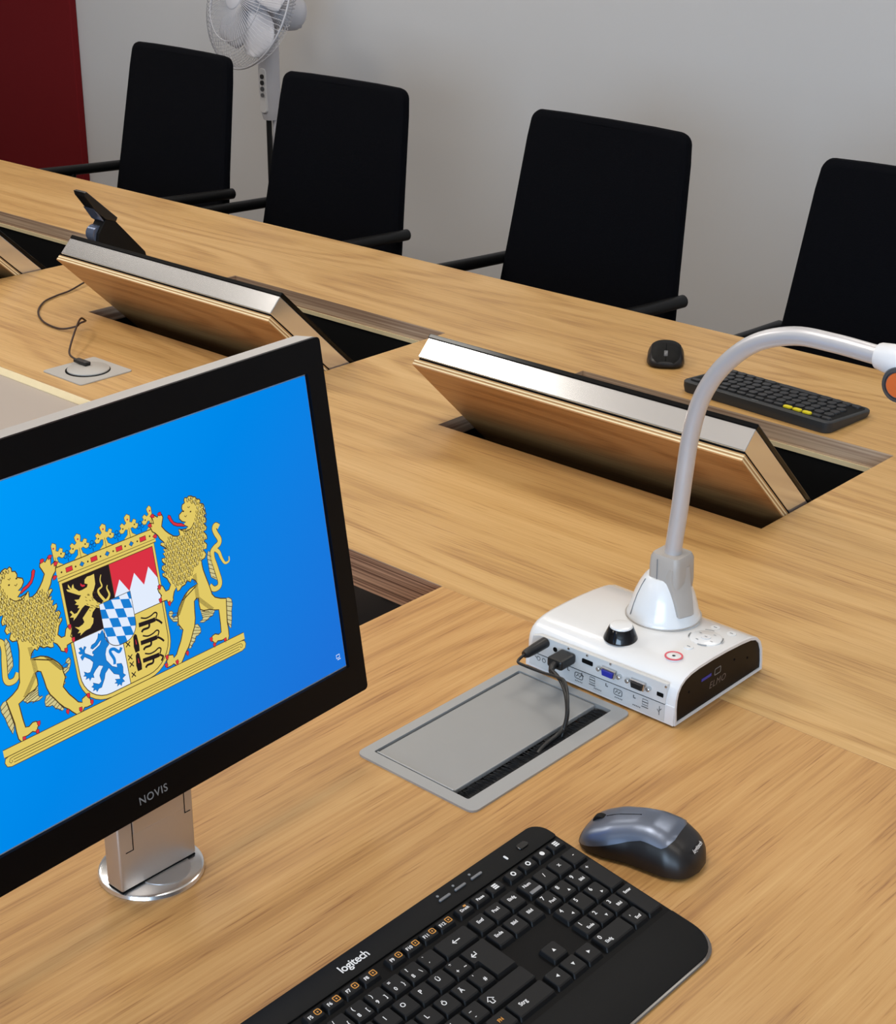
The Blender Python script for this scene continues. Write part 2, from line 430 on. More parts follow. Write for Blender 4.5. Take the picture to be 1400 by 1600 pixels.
EM={'lion':[(825,2338),(837,2354),(860,2342),(875,2354),(903,2347),(922,2333),(943,2326),(952,2305),(978,2297),(987,2280),(976,2263),(1004,2250),(1019,2227),(998,2210),(1018,2191),(1022,2160),(996,2150),(1018,2118),(1009,2093),(983,2091),(1008,2052),(997,2030),(968,2029),(994,1985),(992,1957),(954,1952),(982,1912),(970,1878),(933,1885),(958,1838),(937,1811),(899,1804),(897,1771),(900,1724),(913,1663),(930,1594),(941,1544),(949,1494),(974,1458),(1028,1428),(1088,1406),(1085,1392),(1069,1291),(1057,1211),(1058,1147),(1053,1085),(1032,1050),(1005,1050),(997,1079),(968,1080),(927,1091),(888,1069),(882,1098),(864,1120),(879,1154),(911,1159),(947,1141),(976,1148),(984,1218),(988,1290),(991,1342),(949,1355),(898,1379),(835,1393),(803,1414),(799,1455),(805,1510),(784,1518),(757,1502),(746,1433),(738,1363),(719,1303),(689,1257),(659,1206),(622,1157),(582,1121),(564,1097),(522,1051),(477,1050),(446,1081),(425,1074),(381,1074),(360,1093),(380,1113),(390,1145),(412,1168),(456,1155),(459,1128),(492,1146),(520,1187),(556,1236),(578,1279),(596,1314),(561,1378),(569,1427),(570,1468),(596,1510),(637,1556),(684,1595),(734,1618),(787,1625),(818,1632),(802,1666),(771,1690),(751,1669),(724,1691),(693,1667),(661,1665),(634,1644),(607,1641),(605,1678),(575,1650),(556,1611),(553,1587),(527,1571),(497,1579),(491,1610),(461,1613),(436,1615),(419,1633),(447,1664),(427,1699),(420,1732),(447,1749),(475,1735),(495,1684),(527,1686),(553,1719),(538,1750),(528,1779),(492,1812),(490,1833),(521,1832),(492,1870),(503,1893),(540,1891),(510,1926),(510,1951),(552,1947),(530,1987),(555,1991),(537,2022),(578,2011),(521,2062),(531,2079),(562,2067),(526,2111),(512,2143),(490,2170),(466,2190),(459,2214),(440,2250),(455,2265),(494,2248),(489,2281),(476,2313),(498,2321),(524,2299),(539,2285),(551,2302),(584,2295),(592,2268),(576,2233),(564,2202),(592,2158),(624,2123),(664,2088),(701,2074),(727,2079),(724,2105),(723,2127),(757,2112),(796,2106),(821,2113),(777,2146),(805,2159),(771,2175),(747,2206),(751,2236),(774,2247),(794,2258),(788,2279),(799,2306),(826,2313)],'tuft':[(1002,1839),(983,1855),(963,1811),(963,1749),(963,1686),(971,1632),(1028,1586),(1018,1646),(1007,1733)],'backfur':[(1088,1406),(1114,1404),(1142,1381),(1144,1338),(1124,1282),(1114,1221),(1089,1140),(1070,1169),(1062,1209)],'fur1':[(803,1414),(816,1334),(807,1322),(776,1311),(817,1296),(858,1302),(887,1315),(918,1316),(952,1351),(898,1379)],'fur2':[(586,1493),(558,1452),(527,1443),(510,1465),(533,1484),(520,1507),(496,1511),(484,1490),(492,1456),(518,1415),(560,1399),(547,1373),(576,1357),(567,1335),(596,1314),(596,1365)],'legfur':[(726,1310),(754,1305),(775,1265),(775,1232),(742,1213),(716,1213),(696,1179),(665,1159),(644,1136),(623,1144),(659,1206),(692,1258)],'tongue':[(786,2127),(763,2137),(715,2153),(680,2174),(653,2213),(635,2254),(647,2270),(666,2258),(675,2226),(690,2198),(723,2177),(766,2163),(797,2131)],'mane':[(783,2115),(871,2107),(951,2243),(996,2209),(981,2050),(955,1896),(882,1797),(794,1746),(755,1688),(613,1677),(555,1759),(509,1836),(536,1957),(563,2028),(537,2077),(628,2096),(708,2060)],'hair':[(826,2313),(837,2354),(904,2350),(965,2309),(1019,2227),(1022,2139),(997,2045),(945,2062),(941,2135),(949,2233),(888,2305)],'tail':[(942,1569),(979,1527),(1033,1528),(1054,1566),(1044,1643),(1032,1712),(1019,1776),(1023,1831),(1059,1858),(1106,1876),(1119,1911),(1092,1971),(1083,2015),(1105,2035),(1134,2011)],'tail2':[(1056,1846),(1092,1808),(1109,1750),(1138,1698),(1182,1702),(1189,1738)],'claws':[(495,2307),(567,2301),(456,2242),(487,2143),(439,1740),(428,1633),(509,1577),(862,1132),(886,1073),(1006,1070),(600,1114),(484,1082),(374,1098),(394,1160)],'hatch':[[(805,1711),(796,1513)],[(796,1513),(923,1372)],[(683,1590),(575,1445)],[(805,1619),(649,1551)]],'eye':[(871,2226),(800,2251),(860,2267),(815,2206)],'mouth':[(739,2115),(790,2088),(849,2094),(889,2131)],'panther':[(-161,1606),(-186,1582),(-201,1593),(-215,1559),(-245,1533),(-280,1526),(-294,1507),(-278,1493),(-232,1507),(-197,1531),(-186,1529),(-209,1499),(-267,1478),(-283,1474),(-286,1459),(-274,1449),(-288,1437),(-323,1465),(-353,1488),(-351,1511),(-330,1531),(-347,1543),(-363,1520),(-374,1547),(-397,1546),(-386,1520),(-408,1515),(-397,1498),(-374,1489),(-397,1474),(-386,1441),(-361,1463),(-318,1426),(-294,1393),(-309,1360),(-338,1326),(-362,1329),(-392,1352),(-386,1329),(-404,1320),(-377,1309),(-389,1287),(-358,1289),(-355,1261),(-335,1283),(-312,1270),(-315,1300),(-286,1326),(-248,1348),(-212,1328),(-239,1301),(-260,1268),(-254,1218),(-281,1204),(-332,1236),(-330,1216),(-352,1211),(-332,1193),(-346,1174),(-316,1175),(-312,1152),(-288,1172),(-263,1170),(-222,1228),(-207,1264),(-165,1293),(-128,1228),(-84,1204),(-82,1167),(-129,1182),(-118,1160),(-140,1154),(-112,1141),(-122,1120),(-94,1129),(-81,1107),(-70,1132),(-44,1130),(-61,1162),(-24,1177),(-45,1198),(-36,1249),(-44,1282),(-88,1296),(-90,1267),(-133,1293),(-175,1360),(-174,1410),(-155,1452),(-123,1473),(-148,1524),(-149,1566)],'ptail':[(-107,1299),(-101,1339),(-124,1398),(-122,1423),(-86,1418),(-45,1379),(-17,1405)],'plion':[(-138,2053),(-174,2051),(-204,2054),(-230,2039),(-237,2012),(-210,1996),(-222,1976),(-271,1970),(-299,1972),(-335,2009),(-337,2043),(-350,2032),(-359,2010),(-382,2056),(-387,2034),(-369,2007),(-404,2024),(-398,2005),(-357,1977),(-305,1942),(-286,1935),(-313,1910),(-353,1921),(-335,1894),(-356,1885),(-322,1867),(-340,1851),(-319,1842),(-353,1816),(-376,1816),(-397,1850),(-412,1846),(-394,1818),(-421,1805),(-387,1792),(-395,1770),(-367,1785),(-336,1808),(-299,1836),(-268,1849),(-226,1821),(-252,1801),(-311,1759),(-303,1724),(-320,1712),(-360,1703),(-394,1718),(-358,1678),(-380,1662),(-351,1656),(-362,1635),(-328,1650),(-304,1657),(-263,1659),(-228,1687),(-216,1723),(-232,1738),(-213,1771),(-174,1796),(-151,1781),(-115,1801),(-157,1832),(-185,1875),(-187,1909),(-163,1940),(-144,1974),(-141,2014)],'pt1':[(-112,1803),(-84,1810),(-123,1881),(-127,1919),(-89,1936),(-95,1985),(-78,2026)],'pt2':[(-76,1811),(-51,1826),(-35,1853),(-48,1903),(-38,1927)],'leo':[[(181,1513),(296,1503),(347,1501)],[(347,1501),(381,1474),(405,1444)],[(283,1493),(271,1461),(217,1463),(197,1448)],[(212,1564),(259,1543),(310,1544),(351,1556),(372,1540),(354,1507)]],'heads':[(125,1384),(116,1230)],'xs':[(49,1404),(47,1296),(49,1236),(50,1149)]}

# ---------------------------------------------------------------- the room
RX0, RX1, RY0, RY1, RH = -6.7, 3.0, -3.6, 3.62, 2.7
struct('floor', box(NB(), RX0, RX1, RY0, RY1, -0.05, 0.0), 'carpet')
struct('ceiling', box(NB(), RX0, RX1, RY0, RY1, RH, RH + 0.05), 'ceiling')
struct('wall_back', box(NB(), RX0 - 0.1, RX1 + 0.1, RY1, RY1 + 0.1, 0, RH), 'wall')
struct('wall_front', box(NB(), RX0 - 0.1, RX1 + 0.1, RY0 - 0.1, RY0, 0, RH), 'wall')
struct('wall_left', box(NB(), RX0 - 0.1, RX0, RY0, RY1, 0, RH), 'wall')
struct('wall_right', box(NB(), RX1, RX1 + 0.1, RY0, RY1, 0, RH), 'wall')
rp = part('wall_panel', box(NB(), -6.4, -5.095, RY1 - 0.03, RY1 - 0.001, 0.0, RH - 0.001, 0.003), 'red_wall')
tag(rp, 'dark red fabric-covered wall panel behind the far left end of the table', 'panel')

# ---------------------------------------------------------------- tables
POCK = [(-3.174, -2.628), (-2.3247, -1.7775), (-1.4801, -0.9332)]
PY0, PY1 = 1.624, 1.968
SEAM = 1.2315
t1 = root('conference_table', 'long oak table top with three raised flip-up monitors, in front of the black chairs', 'table', (-1.8, 1.8, 0))
xs = [-4.3] + sorted([x for p in POCK for x in p] + [-1.926]) + [0.8]
ys = [SEAM, 1.341, PY0, PY1, 2.300]


def hole_far(x, y):
    if x < -1.926 and y < 1.341: return True
    return any(a < x < b for a, b in POCK) and PY0 < y < PY1


bm = grid_slab(NB(), xs, ys, hole_far, TZ - 0.027, TZ)
part('table_top', bm, ['wood_x', 'ply_grey'], t1, world=True)
bm = NB(); box(bm, -1.926, 0.8, SEAM + 0.0005, SEAM + 0.03, TZ - 0.047, TZ - 0.0272)
part('edge_board', bm, 'ply_brown', t1, world=True)
bm = NB(); box(bm, -1.926, 0.8, SEAM - 0.0001, SEAM + 0.0006, TZ - 0.047, TZ - 0.0014)
part('edge_veneer', bm, 'ply_brown', t1, world=True, label='brown layered plywood edge')
for a, b in POCK:
    bm = NB(); zt = TZ - 0.0275; zb = TZ - 0.34; o = 0.004
    for q in ((a - o, a, PY0 - o, PY1 + o, zb, zt), (b, b + o, PY0 - o, PY1 + o, zb, zt), (a, b, PY0 - o, PY0, zb, zt), (a, b, PY1, PY1 + o, zb, zt), (a, b, PY0, PY1, zb - o, zb)): box(bm, *q)
    part('lower_edge_strip', box(NB(), a + 0.001, b - 0.001, PY1 - 0.0025, PY1 - 0.0002, TZ - 0.0345, TZ - 0.0272), 'lid_light', t1, world=True)
    part('monitor_well', bm, 'black_void', t1, world=True)
bm = NB(); box(bm, -4.3, -1.9265, 0.35, 1.3405, TZ - 0.030, TZ - 0.0105)
part('inset_panel', bm, 'panel_grey', t1, world=True, label='recessed grey-beige panel')
bm = prism(NB(), [(1.3408, TZ - 0.0104), (1.3345, TZ - 0.0104), (1.3345, TZ - 0.0092), (1.3395, TZ - 0.0004), (1.3408, TZ - 0.0004)], -4.3, -1.9275, 'X')
part('edge_lipping', bm, 'lid_light', t1, world=True, label='pale bevelled lipping')
for x in (-4.1, -0.1):
    for y in (1.45, 2.15):
        part('leg', box(NB(), x - 0.03, x + 0.03, y - 0.03, y + 0.03, 0, TZ - 0.0275, 0.003), 'black_plastic', t1, world=True)

OX0, OX1, OY0, OY1 = -0.9215, -0.7985, 0.9195, 1.1375        # opening of the cable outlet
t2 = root('conference_table', 'near oak table top with crosswise grain under the document camera', 'table', (-0.3, 0.3, 0))
bm = grid_slab(NB(), [-1.114, OX0, OX1, 0.9], [-0.75, OY0, OY1, SEAM - 0.0003],
               lambda x, y: OX0 < x < OX1 and OY0 < y < OY1, TZ - 0.047, TZ)
part('table_top', bm, ['wood_y', 'ply_brown'], t2, world=True)
for x in (-1.02, 0.8):
    for y in (-0.65, 1.05):
        part('leg', box(NB(), x - 0.03, x + 0.03, y - 0.03, y + 0.03, 0, TZ - 0.0475, 0.003), 'black_plastic', t2, world=True)

# ---------------------------------------------------------------- flip-up monitors
TH = math.radians(46)


def flip(a, b, label):
    xc = (a + b) / 2; hw = (b - a) / 2 - 0.0022
    mw = Matrix.Translation((xc, 1.6763, TZ)) @ Matrix.Rotation(TH, 4, 'X')
    r = root('flip_up_monitor', label, 'monitor', mtx=mw, group='flip-up monitors in the long table')
    lo = -0.158
    bm = NB(); box(bm, -hw, hw, 0.0, 0.0016, lo, 0.1528)
    part('lid_veneer', bm, 'wood_lid', r, label='oak veneer back')
    for k in range(4):                                         # the plies of the lid board
        y0 = 0.0017 + k * 0.00215
        bm = NB(); box(bm, -hw, hw, y0, y0 + (0.00205 if k % 2 == 0 else 0.00195), lo, 0.1528 - (0.0 if k % 2 == 0 else 0.0005))
        part('plywood_layer', bm, ['lid_light' if k % 2 == 0 else 'lid_dark'], r)
    bm = NB(); box(bm, -hw + 0.006, hw - 0.001, 0.0102, 0.0124, lo, 0.1518)
    part('gasket', bm, 'black_gap', r)
    bm = NB(); box(bm, -hw + 0.0055, hw - 0.0008, 0.0124, 0.0438, lo, 0.1560, 0.0012)
    part('housing', bm, 'alu', r, label='brushed aluminium housing')
    bm = NB(); box(bm, -hw + 0.0035, hw - 0.0005, 0.0438, 0.0512, lo, 0.1558, 0.0015)
    part('front_glass', bm, 'black_glass', r)
    bm = NB(); box(bm, -hw + 0.008, hw - 0.008, 0.0512, 0.0525, lo + 0.01, 0.150)
    part('frame_ridge', bm, 'bezel', r)
    return r


flip(*POCK[2], 'flip-up monitor with oak back, standing open right behind the document camera')
flip(*POCK[1], 'flip-up monitor with oak back, raised between the round desk socket and the second chair')
flip(*POCK[0], 'flip-up monitor cut off by the left edge of the picture')

# ---------------------------------------------------------------- cable outlet
r = root('cable_outlet', 'rectangular grey cable outlet with black brush strip let into the near table', 'outlet', (-0.8605, 1.0265, TZ))
fo = rrect(-0.9305, -0.7835, 0.9085, 1.1455, 0.008, 4); fi = rrect(-0.9195, -0.8005, 0.9215, 1.1355, 0.002, 4)
bm = NB()
for z in (0, 1):
    pass
n = len(fo); zz = (TZ - 0.001, TZ + 0.0022)
vo = [[bm.verts.new((p[0], p[1], z)) for p in fo] for z in zz]; vi = [[bm.verts.new((p[0], p[1], z)) for p in fi] for z in (TZ - 0.02, TZ + 0.0022)]
for i in range(n):
    j = (i + 1) % n
    bm.faces.new((vo[0][i], vo[0][j], vo[1][j], vo[1][i])); bm.faces.new((vo[1][i], vo[1][j], vi[1][j], vi[1][i]))
    bm.faces.new((vi[1][i], vi[1][j], vi[0][j], vi[0][i]))
part('frame', bm, 'silver', r, world=True)
bm = NB(); box(bm, -0.9172, -0.8202, 0.9245, 1.1345, TZ - 0.004, TZ + 0.0012, 0.001)
part('lid', bm, 'silver_lid', r, world=True)
bm = NB(); box(bm, -0.9172, -0.8202, 0.9228, 0.9250, TZ - 0.006, TZ + 0.0024, 0.0008)
part('lid_lip', bm, 'silver', r, world=True)
bm = NB(); box(bm, -0.9195, -0.8005, 0.9215, 1.1355, TZ - 0.03, TZ - 0.0285)
for q in ((-0.9205, -0.9195, 0.92, 1.137), (-0.8005, -0.7995, 0.92, 1.137)): box(bm, *q, TZ - 0.03, TZ - 0.02)
part('tray', bm, 'black_void', r, world=True)
bm = NB(); rnd = random.Random(3)
for k in range(520):
    y = 0.9235 + k * (0.2105 / 520); x0 = -0.8012 - rnd.uniform(0, 0.0005); ln = rnd.uniform(0.0155, 0.0185)
    dz = rnd.uniform(-0.0035, 0.0008); dy = rnd.uniform(-0.0035, 0.0035); wv = 0.00022
    a = [bm.verts.new((x0, y - wv, TZ - 0.0015)), bm.verts.new((x0, y + wv, TZ - 0.0015)), bm.verts.new((x0 - ln, y + wv + dy, TZ - 0.002 + dz)), bm.verts.new((x0 - ln, y - wv + dy, TZ - 0.002 + dz)), bm.verts.new((x0 - ln * 0.5, y + dy * 0.5, TZ - 0.0005 + dz * 0.5)), bm.verts.new((x0 - ln * 0.5, y + dy * 0.5, TZ - 0.006))]
    bm.faces.new((a[0], a[1], a[4])); bm.faces.new((a[1], a[2], a[4])); bm.faces.new((a[2], a[3], a[4])); bm.faces.new((a[3], a[0], a[4]))
bs = part('brush', bm, 'brush_black', r, world=True); bs['kind'] = 'stuff'

# ---------------------------------------------------------------- round desk socket and its cable
r = root('desk_socket', 'square light grey desk socket with a round cover on the far left table', 'socket', (-2.0495, 1.4215, TZ))
part('plate', prism(NB(), rrect(-2.1005, -1.9985, 1.3715, 1.4715, 0.005, 4), TZ, TZ + 0.0022, 'Z', 0.0006), 'plate_grey', r, world=True)
part('groove', lathe(NB(), [(0.0, 0.0022), (0.0355, 0.0022), (0.0355, 0.0032), (0, 0.0032)], (-2.05, 1.4225, TZ), n=40), 'black_gap', r, world=True, smooth=40)
part('round_cover', lathe(NB(), [(0, 0.0032), (0.0335, 0.0032), (0.0335, 0.0048), (0.0325, 0.0056), (0, 0.0057)], (-2.05, 1.4235, TZ), n=40), 'plate_grey', r, world=True, smooth=40)
part('socket_hole', box(NB(), -2.0785, -2.0585, 1.4245, 1.4345, TZ + 0.0055, TZ + 0.0062, 0.0008), 'black_void', r, world=True)
r = root('usb_cable', 'thin dark cable plugged into the round desk socket, looping over the wood', 'cable', (-2.07, 1.43, TZ + 0.008))
part('plug', box(NB(), -2.090, -2.0585, 1.4235, 1.4355, TZ + 0.0062, TZ + 0.0115, 0.0015), 'black_plastic', r, world=True)
cp = [(-2.088, 1.4295, 0.0090), (-2.112, 1.4335, 0.0115), (-2.135, 1.452, 0.018), (-2.185, 1.502, 0.030), (-2.215, 1.532, 0.030), (-2.224, 1.546, 0.022), (-2.236, 1.5545, 0.016), (-2.2465, 1.551, 0.011),
      (-2.244, 1.540, 0.008), (-2.265, 1.5225, 0.0035), (-2.32, 1.528, 0.0028), (-2.378, 1.556, 0.0028), (-2.425, 1.600, 0.0028), (-2.444, 1.640, 0.0028), (-2.452, 1.675, 0.0035), (-2.468, 1.715, 0.006), (-2.485, 1.755, 0.0085), (-2.505, 1.80, 0.006), (-2.535, 1.83, 0.004), (-2.562, 1.85, 0.006)]
part('cord', tube(NB(), smooth_path([(x, y, TZ + z) for x, y, z in cp], 5), 0.0017, 8), 'cable_brown', r, world=True, smooth=60)

# ---------------------------------------------------------------- handset in its slanted stand
r = root('desk_handset', 'slim black handset leaning back in a glossy stand on the far table', 'phone', (-2.583, 1.87, TZ))
bm = prism(NB(), [(1.945, 0.0), (1.942, 0.010), (1.872, 0.086), (1.851, 0.088), (1.834, 0.064), (1.826, 0.030), (1.822, 0.0)], -2.599, -2.567, 'X', 0.0015)
bm.transform(Matrix.Translation((0, 0, TZ))); part('stand', bm, 'black_soft', r, world=True)
bm = lathe(NB(), [(0.0, -0.012), (0.017, -0.012), (0.017, 0.012), (0.0, 0.012)], (-2.587, 1.842, TZ + 0.06), 'X', 20)
part('stand_sheen', bm, 'phone_sheen', r, world=True, smooth=40)  # reflection on the curved stand, built as a blue-grey cylinder
bm = prism(NB(), [(1.880, 0.0885), (1.812, 0.1495), (1.806, 0.1485), (1.808, 0.140), (1.832, 0.108), (1.853, 0.088), (1.862, 0.086), (1.8755, 0.081)], -2.601, -2.565, 'X', 0.002)
bm.transform(Matrix.Translation((0, 0, TZ))); part('handset', bm, 'black_plastic', r, world=True)
bm = prism(NB(), [(1.8385, 0.1035), (1.8300, 0.1105), (1.8475, 0.0845), (1.8555, 0.0790)], -2.602, -2.570, 'X')
bm.transform(Matrix.Translation((0, -0.0035, TZ + 0.0035))); part('sheen_strip', bm, 'phone_sheen', r, world=True)  # bluish sheen along the handset, added as a coloured strip


def place(o, parent, mtx):
    o.matrix_local = W[parent].inverted() @ mtx; W[o] = mtx; return o


# ---------------------------------------------------------------- foreground monitor
r = root('desk_monitor', 'black-bezelled monitor showing a blue screen with a lion crest, on a round silver foot', 'monitor', (-0.928, 0.665, TZ))
EU, EV, EN = Vector((-0.050387, 0.99873, 0)), Vector((-0.153826, -0.0077607, 0.988067)), Vector((0.986812, 0.049786, 0.154022))
PO = Vector((-0.906, 0.90148, TZ + 0.08407)) + EU * (-0.253)
PM = Matrix(((EU.x, EV.x, EN.x, PO.x), (EU.y, EV.y, EN.y, PO.y), (EU.z, EV.z, EN.z, PO.z), (0, 0, 0, 1)))
HW, HH = 0.253, 0.3267
SX, S0, S1 = 0.2318, 0.0308, 0.2970
place(part('housing', prism(NB(), rrect(-HW, HW, 0, HH, 0.003, 3), -0.0265, -0.004, 'Z', 0.001), 'alu_housing', r, label='aluminium housing'), r, PM)
bm = NB()
oo = rrect(-HW, HW, 0, HH, 0.004, 4); ii = rrect(-SX - 0.002, SX + 0.002, S0 - 0.002, S1 + 0.002, 0.0005, 4); ns = len(oo)
ro = [[bm.verts.new((p[0], p[1], z)) for p in oo] for z in (-0.004, 0)]; ri = [[bm.verts.new((p[0], p[1], z)) for p in ii] for z in (0, -0.004)]
for i in range(ns):
    j = (i + 1) % ns
    for A, B in ((ro[0], ro[1]), (ro[1], ri[0]), (ri[0], ri[1])): bm.faces.new((A[i], A[j], B[j], B[i]))
bz = place(part('bezel', bm, 'bezel', r), r, PM)
scr = place(part('screen', box(NB(), -SX, SX, S0, S1, -0.0034, -0.0022), 'screen', r, label='lit blue screen'), r, PM)
text('NOVIS', 0.0094, 'legend_grey', bz, (0.0, 0.0128, 0.0003), bold=0.0001, space=1.12)
bm = NB(); stroke(bm, [(SX - 0.0105, S0 + 0.0135), (SX - 0.0065, S0 + 0.0135), (SX - 0.0065, S0 + 0.0105), (SX - 0.0105, S0 + 0.0105)], 0.0007, -0.0020, 0, True); stroke(bm, [(SX - 0.0095, S0 + 0.009), (SX - 0.0055, S0 + 0.009)], 0.0007, -0.0020)
o = part('screen_icon', bm, 'e_white', scr)
# stand
bm = lathe(NB(), [(0, 0), (0.044, 0), (0.0445, 0.0015), (0.0435, 0.0042), (0.041, 0.0055), (0, 0.0058)], (-0.928, 0.665, TZ), n=56)
part('foot', bm, 'alu', r, world=True, smooth=35)
part('foot_disc', lathe(NB(), [(0, 0.0058), (0.0225, 0.0058), (0.0225, 0.0064), (0, 0.0066)], (-0.915, 0.668, TZ), n=40), 'alu_matt', r, world=True, smooth=35)
part('foot_gap', box(NB(), -0.9305, -0.9115, 0.6232, 0.6988, TZ + 0.0058, TZ + 0.0072), 'black_gap', r, world=True)
st = part('stand', box(NB(), -0.9312, -0.911, 0.6225, 0.6995, TZ + 0.0071, TZ + 0.078, 0.0022, 3), 'alu_matt', r, world=True, smooth=40)
part('hinge_cover', box(NB(), -0.9135, -0.9103, 0.6372, 0.6895, TZ + 0.0565, TZ + 0.0795, 0.0008), 'alu_matt', st, world=True)
for q in ((0.6362, 0.6369, 0.043, 0.078), (0.6290, 0.6369, 0.0425, 0.0432), (0.6900, 0.6906, 0.052, 0.078), (0.6900, 0.6960, 0.0515, 0.0521)):
    part('hinge_seam', box(NB(), -0.9112, -0.9107, q[0], q[1], TZ + q[2], TZ + q[3]), 'black_gap', st, world=True)
part('hinge', box(NB(), -0.929, -0.909, 0.630, 0.693, TZ + 0.0775, TZ + 0.096, 0.002), 'alu_matt', r, world=True)

# ---- the crest on the screen


def build_crest():
    bm = NB()
    mats = ['e_gold', 'e_dark', 'e_red', 'e_white', 'e_blue', 'e_black', 'e_pale', 'e_navy']
    G, D, R_, Wt, B, K, PG, NV = range(8)
    Z = lambda k: -0.0021 + 0.00006 * k
    C = lambda pts, s=1: [(s * p[0] / 10000.0 - 0.001, p[1] / 10000.0) for p in pts]
    mm = lambda pts: [(p[0] / 1000.0 - 0.001 + 0.0005, p[1] / 1000.0) for p in pts]
    rnd = random.Random(5)
    # shield: frame, quarters
    def ush(w, top, bot, rr):
        o = [(-w, top), (-w, bot + rr)]
        for i in range(1, 9):
            t = PI / 2 * i / 8; o.append((-w + rr - rr * math.cos(t), bot + rr - rr * math.sin(t)))
        for i in range(0, 9):
            t = PI / 2 * (1 - i / 8); o.append((w - rr + rr * math.cos(t), bot + rr - rr * math.sin(t)))
        return o + [(w, top)]
    fr = ush(46.0, 211.5, 105.6, 27); flat(bm, mm(fr), Z(0), G); stroke(bm, mm(fr), 0.0006, Z(1), D, True)
    fi = ush(43.6, 207.8, 108.9, 25); flat(bm, mm(fi), Z(2), G)
    flat(bm, mm([(-43.6, 207.8), (-43.6, 161.2), (0.3, 161.2), (0.3, 207.8)]), Z(3), K)
    flat(bm, mm([(0.3, 207.8), (0.3, 161.2), (43.6, 161.2), (43.6, 207.8)]), Z(3), R_)
    flat(bm, mm([(0.3, 161.2), (0.3, 180.8), (7.6, 193), (15, 180.8), (22.2, 193.2), (29.6, 180.8), (36.5, 193.4), (43.6, 181.5), (43.6, 161.2)]), Z(4), Wt)
    lo = [p for p in fi if p[0] < 0.3 and p[1] < 161.2]
    flat(bm, mm([(0.3, 161.2), (-43.6, 161.2)] + lo + [(0.3, 108.9)]), Z(3), Wt)
    for a, b in (((0.3, 108.9), (0.3, 207.8)), ((-43.6, 161.2), (43.6, 161.2))): stroke(bm, mm([a, b]), 0.0006, Z(5), D)
    stroke(bm, mm(fi), 0.0007, Z(5), D, True)
    flat(bm, C(EM['panther']), Z(6), B); stroke(bm, C(EM['panther']), 0.0004, Z(7), NV, True)
    stroke(bm, C([tuple(v) for v in smooth_path([(a, b, 0) for a, b in EM['ptail']], 4)] and [(v.x, v.y) for v in smooth_path([(a, b, 0) for a, b in EM['ptail']], 4)]), 0.0026, Z(6), B)
    flat(bm, C(EM['plion']), Z(6), G)
    for t in ('pt1', 'pt2'): stroke(bm, C([(v.x, v.y) for v in smooth_path([(a, b, 0) for a, b in EM[t]], 4)]), 0.0026, Z(6), G, taper=True)
    for k in range(26):
        x, y = rnd.uniform(-255, -150), rnd.uniform(1790, 1930)
        stroke(bm, C([(x, y), (x + 5, y - 9), (x + 14, y - 12)]), 0.0004, Z(7), D)
    flat(bm, C([(-272, 2027), (-262, 2010), (-235, 2000), (-240, 1990), (-262, 1992), (-276, 2008)]), Z(6), R_)
    for dx, dy in ((0, 0), (-12, -146), (-22, -292)):
        for i, (l, wd) in enumerate(zip(EM['leo'], (0.0036, 0.0017, 0.0019, 0.0012))):
            P = [(v.x + dx, v.y + dy) for v in smooth_path([(a, b, 0) for a, b in l], 4)]
            lim = lambda b: 420 if b > 1340 else 184 + 10 * math.sqrt(max(0, 25 ** 2 - (133.9 - max(b / 10, 109)) ** 2)) - 16
            stroke(bm, C([(min(a, lim(b)), max(b, 1120)) for a, b in P]), wd, Z(6), K)
    for x, y in EM['heads']:
        flat(bm, C([(x - 22, y - 72), (x + 20, y - 72), (x + 26, y - 30), (x + 20, y + 62), (x + 4, y + 78), (x - 16, y + 60), (x - 28, y - 20)]), Z(7), K)
        flat(bm, C([(x - 3, y - 10), (x + 5, y - 10), (x + 3, y + 30), (x - 1, y + 30)]), Z(8), R_)
    for x, y in EM['xs']:
        for a in (0.6, 2.2): stroke(bm, C([(x - 28 * math.cos(a), y - 28 * math.sin(a)), (x + 28 * math.cos(a), y + 28 * math.sin(a))]), 0.0009, Z(6), K)
    # inescutcheon of lozenges
    si = [(p[0], p[1]) for p in ush(15.2, 180.8, 143.0, 13)]
    flat(bm, mm(si), Z(9), B)
    # slanted checker of white lozenges, each clipped to the small shield
    def clip_poly(P, Q):
        n_ = len(Q)
        for i in range(n_):
            (ax, ay), (bx, by) = Q[i], Q[(i + 1) % n_]
            side = lambda p: (bx - ax) * (p[1] - ay) - (by - ay) * (p[0] - ax)
            o = []
            for j in range(len(P)):
                p, q = P[j], P[(j + 1) % len(P)]; sp_, sq = side(p), side(q)
                if sp_ >= 0: o.append(p)
                if (sp_ >= 0) != (sq >= 0): t = sp_ / (sp_ - sq); o.append((p[0] + (q[0] - p[0]) * t, p[1] + (q[1] - p[1]) * t))
            P = o
            if len(P) < 3: return []
        return P
    va, vb = (8.3, -2.6), (1.7, -8.0)
    for i in range(-8, 9):
        for j in range(-10, 11):
            if (i + j) % 2: continue
            x, y = -10.2 + i * va[0] + j * vb[0], 175.0 + i * va[1] + j * vb[1]
            q = clip_poly([(x, y), (x + va[0], y + va[1]), (x + va[0] + vb[0], y + va[1] + vb[1]), (x + vb[0], y + vb[1])][::-1], si)
            if q: flat(bm, mm(q), Z(10), Wt)
    stroke(bm, mm(si), 0.0006, Z(11), D, True)
    # crown
    band = [(-46.5, 210.2), (48, 210.2), (48, 221.3), (-46.5, 221.3)]
    flat(bm, mm(band), Z(2), G); stroke(bm, mm(band), 0.0006, Z(3), D, True); stroke(bm, mm([(-46, 212.6), (47.5, 212.6)]), 0.0004, Z(3), D)
